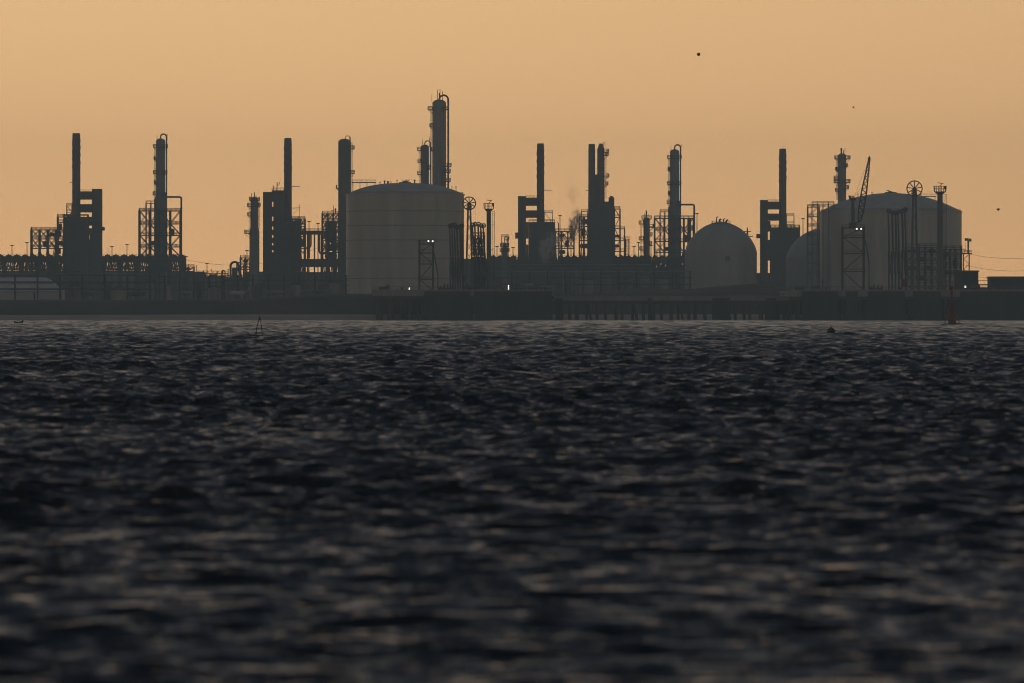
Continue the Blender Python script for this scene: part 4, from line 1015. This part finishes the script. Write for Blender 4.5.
# things on the jetty decks
def lamp_post(label, px, py, Y, h):
    t = on_deck('lamp_post', label, 'lamp post', px, Y, 'small lit lamps on the jetties', z0=wz(py, Y)-h); s = t.s
    t.part('pole', MB().tube([(0, 0, 0), (0, 0, h-.25)], .09, 8), 'dark_steel')
    hd = t.part('lamp_head', MB().lathe([(.12, h-.249), (.30, h-.15), (.30, h+.35), (.1, h+.42)], 10), 'dark_steel')
    return t, hd
for lab, px, py, Y, col, sz in (('small lit lamp at the foot of the left gangway tower', 409.4, 289.5, 3008, 'lamp_warm', (.22, .62)), ('tall narrow lit lamp on the jetty below the very small column', 508.5, 288.6, 3008, 'lamp_white', (.22, 1.25)), ('small lit lamp near the red buoy at the far right', 965.3, 287.0, 3008, 'lamp_white', (.3, .35))):
    h = wz(py, Y) - DECK
    t, hd = lamp_post(lab, px, py, Y, max(h, .9))
    hh = max(h, .9)
    t.part('lamp_tube', MB().box(-sz[0], sz[0], -.42, -.31, hh-sz[1]+.1, hh+sz[1]+.1), col, hd)
def pipe_manifold(label, px, Y, w, h, m):
    t = on_deck('valve_manifold', label, 'valve manifold', px, Y, 'valve manifolds on the jetty decks'); s = t.s
    for k in range(4):
        x = (-.5+k/3)*w*s; zz = h*s*(.6+.13*((k*7) % 4))
        t.part('pipe', MB().tube([(x, 0, 0), (x, 0, zz), (x, -.8, zz+.4), (x, -1.6, zz)], .34, 8), m)
        t.part('hand_wheel', MB().torus((x, -1.0, zz+.8), (0,0,1), .5, .08, 14, 5), 'red_paint')
    t.part('header_pipe', MB().tube([(-.6*w*s, .8, .8), (.6*w*s, .8, .8)], .45, 10), m)
    t.part('drip_tray', MB().box(-.55*w*s, .55*w*s, -2, .2, .02, .3), 'grey_steel')
for lab, px, w, h, m in (('rust brown valve manifold below the left loading arms', 446, 10, 4.6, 'rust'), ('rust brown valve manifold left of the round left tower', 470, 12, 3.8, 'rust'), ('low dark valve manifold right of the left jetty lamp', 520, 12, 2.8, 'grey_steel'), ('low dark valve manifold right of the crane tower', 876, 12, 4.0, 'grey_steel'), ('dark valve manifold at the left end of the right jetty head', 800, 8, 2.8, 'grey_steel')):
    pipe_manifold(lab, px, 3018, w, h, m)
t = on_deck('fire_hose_cabinet', 'small red cabinet below the right loading arms', 'cabinet', 904.4, 3008); s = t.s
t.part('body', MB().box(-1.2, 1.2, -.6, .6, 1.6, 4.4), 'red_paint'); t.part('door', MB().box(-1.0, 1.0, -.66, -.601, 1.8, 4.2), 'red_paint')
for k in (-.9, .9): t.part('leg', MB().box(k-.12, k+.12, -.2, .2, 0, 1.599), 'dark_steel')
for lab, px, Y, wd, top in (('small dark control hut on the left end of the left jetty head', 384, 3014, 7, 288.6), ('low control hut beside the round left tower', 533, 3016, 9, 286), ('low control hut at the left end of the right jetty head', 815, 3016, 8, 287.6)):
    shed('control_hut', lab, 'hut', px-wd/2, px+wd/2, top, Y, 6, 'concrete', z0=DECK, group='huts on the jetties')
def bollard(px, Y):
    t = on_deck('mooring_bollard', 'dark mooring bollard standing on the edge of a jetty deck', 'bollard', px, Y, 'bollards along the jetty edges')
    t.part('post', MB().lathe([(.45, 0), (.32, .2), (.30, .8), (.52, .95), (.52, 1.15), (.15, 1.3)], 14), 'black_rubber'); t.part('base_plate', MB().box(-.6, .6, -.6, .6, .002, .06), 'dark_steel')
    return t
b0 = bollard(380, 2998)
for px in (402, 440, 470, 503, 545): c = copy_tree(b0.o); c.location.x = wx(px, 2998)
for px in (796, 826, 872, 900, 930, 974, 1004): c = copy_tree(b0.o); c.location.x = wx(px, 2998)
t = on_deck('signal_mast', 'thin signal mast with a crossarm at the left end of the right jetty head', 'mast', 822.6, 3004); s = t.s
t.part('pole', MB().tube([(0, 0, 0), (0, 0, t.z(279))], .2, 8), 'dark_steel'); t.part('crossarm', MB().bar((-1.2, 0, t.z(282)), (1.2, 0, t.z(282)), .16), 'dark_steel')
t = on_deck('signal_mast', 'thin signal mast on the left end of the left jetty head', 'mast', 383, 3003); s = t.s
t.part('pole', MB().tube([(0, 0, 0), (0, 0, t.z(289.6+-3))], .18, 8), 'dark_steel'); t.part('crossarm', MB().bar((-.8, 0, t.z(288)), (.8, 0, t.z(288)), .14), 'dark_steel')

# slim light poles standing among the units
for k, (px, py, Y) in enumerate(((12, 246, 3500), (27, 243, 3520), (112, 247, 3500), (127, 245, 3530), (186, 257, 3500), (207, 264, 3500), (247, 251, 3460), (309, 222, 3470), (318, 224, 3480), (497, 247, 3500), (513, 248, 3480), (560, 216, 3510), (571, 227, 3500), (634, 247, 3500), (638.6, 243, 3540), (651, 246, 3500), (697, 214, 3580), (803, 219, 3560))):
    t = T('light_pole', 'slim dark light pole standing among the process units', 'light pole', px, Y, group='slim light poles among the units'); s = t.s
    t.part('pole', MB().tube([(0, 0, 0), (0, 0, t.z(py))], .34, 6, .2), 'dark_steel')
    t.part('lamp_head', MB().box(-.9, .9, -.4, .4, t.z(py)+.001, t.z(py)+.5), 'dark_steel')
# ================================================================= PYLON AND POWER LINES FAR BEHIND
t = T('pylon', 'faint lattice power pylon far behind, right of the clear round topped tank', 'pylon', 747.4, 4900, GZ); s = t.s
for sg in (-1, 1):
    for d in (-1, 1): t.part('leg', MB().tube([(sg*3.2*s, d*3, 0), (sg*1.0*s, d*.8, t.z(244)), (0, 0, t.z(227.6))], .35, 5), 'grey_steel')
m_ = MB()
for q in range(8):
    za, zb = t.z(300-q*7), t.z(293-q*7); wa, wb = 3.2-q*.27, 3.2-(q+1)*.27
    for sg in (-1, 1): m_.bar((sg*wa*s, -1, za), (-sg*wb*s, -1, zb), .22)
t.part('bracing', m_, 'grey_steel')
for py, w_ in ((231.4, 3.6), (236.4, 5.6), (241.6, 4.4)): t.part('crossarm', MB().bar((-w_*s, 0, t.z(py)), (w_*s, 0, t.z(py)), .5), 'grey_steel')
def cable(label, pa, pb, Y, sag, r=.09):
    a, b = Vector((wx(pa[0], Y), Y, wz(pa[1], Y))), Vector((wx(pb[0], Y), Y, wz(pb[1], Y))); pts = []
    for k in range(25):
        f = k/24; q = a.lerp(b, f); q.z -= sag*4*f*(1-f); pts.append(q)
    o = MB().tube(pts, r, 5).build('power_cable', 'dark_steel'); tag(o, label, 'power cable', 'overhead power cables')
for k, (ya, yb) in enumerate(((243.4, 243), (254.6, 255), (262, 262.4))):
    cable(('upper', 'middle', 'lower')[k] + ' faint power cable crossing the sky right of the left braced column', (150, ya+5), (345, yb-8), 4900, 14)
for k, (ya, yb) in enumerate(((250.4, 247), (262.4, 260), (271, 269.6))):
    cable(('upper', 'middle', 'lower')[k] + ' faint power cable leaving the right tank towards the right edge', (955, ya), (1080, yb), 4900, 6)

# ================================================================= BUOYS
def afloat(name, label, cat, px, base_py, group=None):
    Y = H*F/(base_py-HOR)
    return T(name, label, cat, px, Y, 0.0, group)
t = afloat('navigation_buoy', 'tall red bottle shaped navigation buoy in front of the right jetty head', 'buoy', 952.2, 325.4); s = t.s
t.part('float', MB().lathe([(1.5, -.6), (10*s, -.4), (10.6*s, .1), (10.2*s, .42), (2.8*s, .62)], 28), 'black_rubber')
t.part('body', MB().lathe([(4.0*s, .5), (4.0*s, t.z(319)), (3.8*s, t.z(315)), (3.3*s, t.z(309)), (2.7*s, t.z(304.5)), (1.4*s, t.z(302.6)), (1.2*s, t.z(301))], 24), 'red_paint')
t.part('number_band', MB().lathe([(3.8*s, t.z(317.6)), (3.93*s+.05, t.z(317.4)), (3.83*s+.05, t.z(315.6)), (3.7*s, t.z(315.4))], 24), 'rust')
t.part('mast', MB().tube([(0, 0, t.z(301.1)), (0, 0, t.z(292))], 1.15*s, 10), 'red_paint')
t.part('lantern', MB().lathe([(.9*s, t.z(293.2)), (1.5*s, t.z(292.8)), (1.5*s, t.z(291.8)), (.6*s, t.z(291.6))], 14), 'black_rubber')
t.part('topmark', MB().lathe([(1.8*s, t.z(290.3)), (1.85*s, t.z(290.2)), (1.85*s, t.z(286.2)), (1.6*s, t.z(286.1))], 16), 'red_paint')
t.part('topmark_stem', MB().tube([(0, 0, t.z(291.7)), (0, 0, t.z(290.2))], .3*s, 6), 'black_rubber')
for q in range(3):
    a = 2*PI*q/3+.5; t.part('lifting_lug', MB().torus((8.2*s*math.cos(a), 8.2*s*math.sin(a), .75), (math.cos(a+PI/2), math.sin(a+PI/2), 0), .28, .07, 12, 5), 'black_rubber')
t.o.rotation_euler = (0.0, math.radians(-1.2), 0)
t = afloat('marker_buoy', 'black two legged marker with a pale float leaning over the water at the left', 'marker', 259, 336.4); s = t.s
t.part('pole', MB().tube([(t.x(255.6), 0, -.3), t.p(256.6, 329), t.p(259.9, 315.6)], .55*s, 8, .4*s), 'black_rubber')
t.part('pole', MB().tube([(t.x(262.6), .2, -.3), t.p(261.6, 327.6, .2), t.p(260, 317.4, .1)], .45*s, 8, .35*s), 'black_rubber')
t.part('flag', MB().prism([(t.x(259.1), t.z(320.4)), (t.x(259.6), t.z(316.2)), (t.x(261.0), t.z(320.2))], -.04, .04), 'black_rubber')
m_ = MB(); m_.ball((t.x(252.0), .3, t.z(332.4)), 2.7*s, 2.7*s, 2.9*s, 18, 12); m_.tube([t.p(253.6, 335, .3), t.p(256, 335, .1)], .06, 6); t.part('float', m_, 'buoy_white')
m_ = MB(); m_.ball((t.x(261.6), .2, t.z(336.4)), 3*s, 2*s, 1.0*s, 16, 10); t.part('float', m_, 'black_rubber')
t = afloat('mooring_buoy', 'small round black mooring buoy on the water at the right', 'buoy', 831.2, 334.2); s = t.s
t.part('body', MB().lathe([(1.6*s, -.35), (3.4*s, -.1), (4.1*s, .35), (3.7*s, .75), (2.2*s, 1.02), (.4*s, 1.12)], 22), 'black_rubber')
t.part('ring', MB().torus((0, 0, 1.26), (0, 1, .2), .16, .045, 14, 6), 'dark_steel')
t = afloat('rowing_boat', 'tiny dark open boat on the water at the far left', 'boat', 18.4, 323.6); s = t.s
Lb, Wb = 4.2*s, 1.0
prof = []; vs = []; fs = []
for k in range(13):
    f = -1 + 2*k/12; w = Wb*max(.03, (1-abs(f)**2.6)) ; sh = .55 + .28*f*f
    for (yy, zz) in ((-w, sh), (-w*.75, .1), (0, -.12), (w*.75, .1), (w, sh), (w*.86, sh), (w*.6, .2), (0, .08), (-w*.6, .2), (-w*.86, sh)): vs.append((f*Lb, yy, zz))
for k in range(12):
    for j in range(10): a = k*10+j; b = k*10+(j+1) % 10; fs.append((a, b, b+10, a+10))
fs.append(tuple(range(9, -1, -1))); fs.append(tuple(range(120, 130)))
t.part('hull', MB().add(vs, fs), 'dark_quay')
for f in (-.4, .25): t.part('thwart', MB().box(f*Lb-.12, f*Lb+.12, -.72, .72, .36, .42), 'rust')
t.part('outboard_motor', MB().box(Lb*.93, Lb*.93+.3, -.16, .16, .3, 1.15), 'black_rubber')

# ================================================================= BIRDS
def bird(label, px, py, Y, span, flap, heading, size_h):
    t = T('bird', label, 'bird', px, Y, wz(py, Y), 'birds in the sky')
    vs = []; fs = []
    L_ = span*.40; seg = 9; nn = 10
    for k in range(seg+1):                # one continuous body: beak, head, body, tail
        f = k/seg; r = [.004, .045, .062, .055, .10, .135, .13, .095, .05, .02][k]*span*size_h
        for j in range(nn):
            a = 2*PI*j/nn; vs.append(((f-.45)*L_, r*math.cos(a), r*.9*math.sin(a)))
    for k in range(seg):
        for j in range(nn): a = k*nn+j; b = k*nn+(j+1) % nn; fs.append((a, b, b+nn, a+nn))
    fs.append(tuple(range(nn-1, -1, -1))); fs.append(tuple(range(seg*nn, seg*nn+nn)))
    vs += [(L_*.45, -.02*span, .012*span), (L_*.72, -.07*span, 0.01*span), (L_*.72, .07*span, .01*span), (L_*.45, .02*span, .012*span), (L_*.45, -.02*span, -.006*span), (L_*.72, -.07*span, 0), (L_*.72, .07*span, 0), (L_*.45, .02*span, -.006*span)]
    o_ = len(vs)-8; fs += [(o_, o_+1, o_+2, o_+3), (o_+7, o_+6, o_+5, o_+4), (o_, o_+4, o_+5, o_+1), (o_+1, o_+5, o_+6, o_+2), (o_+2, o_+6, o_+7, o_+3), (o_+3, o_+7, o_+4, o_)]
    for sg in (-1, 1):                    # wings, swept and bent at the wrist, with thickness
        o_ = len(vs); n = 8
        for k in range(n+1):
            f = k/n; y = sg*span*.5*f*math.cos(flap*(1 if f < .5 else .6)); z = span*.5*(math.sin(flap)*min(f, .45) + math.sin(flap*.2)*max(0, f-.45))
            lead = -.13*span + (.02*span if f < .45 else .02*span+(f-.45)*.16*span) - .04*span*math.sin(PI*min(1, f*2)); ch = span*(.17*(1-f**2.2)+.012); th = .045*span*(1-f)+.003*span
            vs += [(lead, y, z+th*.6), (lead+ch*.4, y, z+th), (lead+ch, y, z), (lead+ch*.4, y, z-th*.3)]
        for k in range(n):
            for j in range(4): a = o_+k*4+j; b = o_+k*4+(j+1) % 4; fs.append((a, b, b+4, a+4))
        fs += [(o_+3, o_+2, o_+1, o_), (o_+n*4, o_+n*4+1, o_+n*4+2, o_+n*4+3)]
    t.part('body', MB().add(vs, fs), 'feather'); t.o.rotation_euler = (0, 0, heading)
    return t
bird('dark bird flying high in the sky right of centre, the biggest of the birds', 698.4, 54.4, 1250, 1.25, .8, 1.1, 1.7)
bird('dark bird gliding low in the sky at the right edge', 998.2, 209.4, 1700, 1.7, .16, 1.2, 1.3)
bird('bird like a dark speck in the sky above the right column', 853.3, 107.2, 2400, 1.0, .5, .9, 2.2)
bird('faint speck of a bird in the sky left of the highest bird', 637.2, 72.6, 3000, .9, .3, .7, 1.3)

# ================================================================= STEAM
def smoke(label, px, py, rx, rz, Y, dens, col, sc_, tilt=0.0):
    s = sc(Y); m = bpy.data.materials.new('steam_volume'); m.use_nodes = True; nt = m.node_tree
    nt.nodes.remove(nt.nodes['Principled BSDF']); L = nt.links.new
    v = nt.nodes.new('ShaderNodeVolumePrincipled'); v.inputs['Color'].default_value = tuple(col)+(1,); v.inputs['Anisotropy'].default_value = .2
    tc = nt.nodes.new('ShaderNodeTexCoord'); n = nt.nodes.new('ShaderNodeTexNoise'); n.inputs['Scale'].default_value = sc_; n.inputs['Detail'].default_value = 4; n.inputs['Roughness'].default_value = .6; n.inputs['Distortion'].default_value = 1.2
    ln = nt.nodes.new('ShaderNodeVectorMath'); ln.operation = 'LENGTH'
    f = nt.nodes.new('ShaderNodeMapRange'); f.inputs['From Min'].default_value = .0; f.inputs['From Max'].default_value = 1.0; f.inputs['To Min'].default_value = 1; f.inputs['To Max'].default_value = 0
    g = nt.nodes.new('ShaderNodeMapRange'); g.inputs['From Min'].default_value = .47; g.inputs['From Max'].default_value = .68; g.inputs['To Min'].default_value = .0; g.inputs['To Max'].default_value = 1
    mu = nt.nodes.new('ShaderNodeMath'); mu.operation = 'MULTIPLY'; m2 = nt.nodes.new('ShaderNodeMath'); m2.operation = 'MULTIPLY'; m2.inputs[1].default_value = dens
    L(tc.outputs['Object'], n.inputs['Vector']); L(tc.outputs['Object'], ln.inputs[0]); L(ln.outputs['Value'], f.inputs['Value']); L(n.outputs['Fac'], g.inputs['Value'])
    L(f.outputs[0], mu.inputs[0]); L(g.outputs[0], mu.inputs[1]); L(mu.outputs[0], m2.inputs[0]); L(m2.outputs[0], v.inputs['Density'])
    L(v.outputs[0], nt.nodes['Material Output'].inputs['Volume'])
    o = MB().ball((0,0,0), 1, n=20, m=12).build('steam', m)
    o.location = (wx(px, Y), D(Y), wz(py, Y)); o.scale = (rx*s, rx*s, rz*s); o.rotation_euler = (0, tilt, 0)
    tag(o, label, 'steam', 'steam puffs', 'stuff')
smoke('dark puff of steam rising left of the twin chimneys', 575.5, 225, 8.5, 20, 3540, 3.0, (.5, .5, .5), 1.9, .12)
smoke('faint wisp of steam drifting above the dark puff', 572.5, 194, 9, 15, 3545, .2, (.5, .5, .5), 2.2, -.3)
smoke('pale steam drifting in front of the central heater casing', 549, 247, 12, 19, 3535, 1.7, (.94, .92, .9), 1.7, .2)
smoke('small wisp of pale steam right of the far left heater', 107.5, 256, 3, 16, 3500, .8, (.9, .88, .86), 1.8, .05)

# ================================================================= HAZE, SKY, SUN, CAMERA
HZ = MB().box(-1950, 1950, -260, 5150, -3.6, 112).build('haze', 'land')
hm = bpy.data.materials.new('haze_volume'); hm.use_nodes = True; nt = hm.node_tree
nt.nodes.remove(nt.nodes['Principled BSDF'])
v = nt.nodes.new('ShaderNodeVolumePrincipled'); v.inputs['Color'].default_value = (0.72, 0.92, 0.96, 1); v.inputs['Density'].default_value = HAZE_DENSITY = 0.00013; v.inputs['Anisotropy'].default_value = 0.0
nt.links.new(v.outputs[0], nt.nodes['Material Output'].inputs['Volume'])
HZ.data.materials.clear(); HZ.data.materials.append(hm); HZ['kind'] = 'stuff'; HZ['label'] = 'thin grey evening haze hanging over the water and works'; HZ['category'] = 'haze'

SUN_EL, SUN_AZ = math.radians(1.0), math.radians(-24)      # low, beyond the works, left of the view
w = bpy.data.worlds.new('World'); scene.world = w; w.use_nodes = True; nt = w.node_tree; L = nt.links.new
bg = nt.nodes['Background']
sky = nt.nodes.new('ShaderNodeTexSky'); sky.sky_type = 'NISHITA'; sky.sun_disc = False
sky.sun_elevation = SUN_EL; sky.sun_rotation = SUN_AZ; sky.dust_density = 4; sky.air_density = 1.3
tc = nt.nodes.new('ShaderNodeTexCoord'); sx = nt.nodes.new('ShaderNodeSeparateXYZ')
ramp = nt.nodes.new('ShaderNodeValToRGB')                    # dusk glow by elevation (sine of the angle)
el = ramp.color_ramp.elements
def e(p, c):
    q = el.new(p); q.color = tuple(c)+(1,)
el[0].position = 0.0; el[0].color = (1.15, 0.640, 0.278, 1); el[1].position = 1.0; el[1].color = (0.090, 0.112, 0.150, 1)
e(0.04, (0.955, 0.590, 0.283)); e(0.075, (0.80, 0.56, 0.35)); e(0.13, (0.46, 0.40, 0.315)); e(0.25, (0.168, 0.168, 0.176)); e(0.5, (0.064, 0.080, 0.112))
L(tc.outputs['Generated'], sx.inputs[0]); L(sx.outputs['Z'], ramp.inputs['Fac'])
# glow is strongest towards the sunset and falls away round the horizon
dt = nt.nodes.new('ShaderNodeVectorMath'); dt.operation = 'DOT_PRODUCT'
GA = math.radians(-5); dt.inputs[1].default_value = (math.sin(GA), math.cos(GA), 0)
L(tc.outputs['Generated'], dt.inputs[0])
mr = nt.nodes.new('ShaderNodeValToRGB'); ge = mr.color_ramp.elements
ge[0].position = 0.0; ge[0].color = (.92, .96, 1.02, 1); ge[1].position = 1.0; ge[1].color = (1.06, 1.06, 1.06, 1)
q = ge.new(.60); q.color = (.66, .67, .69, 1); q = ge.new(.975); q.color = (.86, .85, .84, 1); q = ge.new(.9924); q.color = (.92, .915, .91, 1)
h = nt.nodes.new('ShaderNodeMapRange'); h.inputs['From Min'].default_value = -1; h.inputs['From Max'].default_value = 1
L(dt.outputs['Value'], h.inputs['Value']); L(h.outputs[0], mr.inputs['Fac'])
mu = nt.nodes.new('ShaderNodeMix'); mu.data_type = 'RGBA'; mu.blend_type = 'MULTIPLY'; mu.inputs['Factor'].default_value = 1
L(ramp.outputs['Color'], mu.inputs['A']); L(mr.outputs['Color'], mu.inputs['B'])
ss = nt.nodes.new('ShaderNodeMix'); ss.data_type = 'RGBA'; ss.blend_type = 'MULTIPLY'; ss.inputs['Factor'].default_value = 1; ss.inputs['B'].default_value = (.006, .006, .006, 1)
L(sky.outputs['Color'], ss.inputs['A'])
ad = nt.nodes.new('ShaderNodeMix'); ad.data_type = 'RGBA'; ad.blend_type = 'ADD'; ad.inputs['Factor'].default_value = 1
L(mu.outputs['Result'], ad.inputs['A']); L(ss.outputs['Result'], ad.inputs['B'])
L(ad.outputs['Result'], bg.inputs['Color']); bg.inputs['Strength'].default_value = 1.0
sl = bpy.data.lights.new('sun', 'SUN'); sl.energy = 0.03; sl.angle = math.radians(0.5); sl.color = (1, .72, .45)
so = bpy.data.objects.new('sun', sl); COL.objects.link(so)
sd = Vector((math.sin(SUN_AZ)*math.cos(SUN_EL), math.cos(SUN_AZ)*math.cos(SUN_EL), math.sin(SUN_EL)))
so.rotation_euler = (-sd).to_track_quat('-Z', 'Y').to_euler(); so.location = sd*500 + Vector((0, 0, 200))

cam = bpy.data.cameras.new('camera'); co = bpy.data.objects.new('camera', cam); COL.objects.link(co)
co.location = (0, 0, H); co.rotation_euler = (PI/2, 0, 0)
cam.sensor_width = 36; cam.lens = F/1024*36; cam.shift_y = (HOR-341.5)/1024; cam.clip_start = 1; cam.clip_end = 30000
cam.dof.use_dof = True; cam.dof.focus_distance = 2900; cam.dof.aperture_fstop = cam.lens/1000/0.135
scene.camera = co
scene.view_settings.view_transform = 'Standard'; scene.view_settings.look = 'None'; scene.view_settings.exposure = 0; scene.view_settings.gamma = 1
scene.cycles.use_denoising = True; scene.cycles.denoiser = 'OPENIMAGEDENOISE'; scene.cycles.denoising_input_passes = 'RGB_ALBEDO_NORMAL'
scene.cycles.filter_width = 1.05; scene.cycles.max_bounces = 4; scene.cycles.volume_bounces = 1; scene.cycles.diffuse_bounces = 2; scene.cycles.glossy_bounces = 3
scene.cycles.volume_step_rate = 1.0; scene.cycles.volume_max_steps = 64
bpy.context.view_layer.update()
print('objects', len(bpy.data.objects))
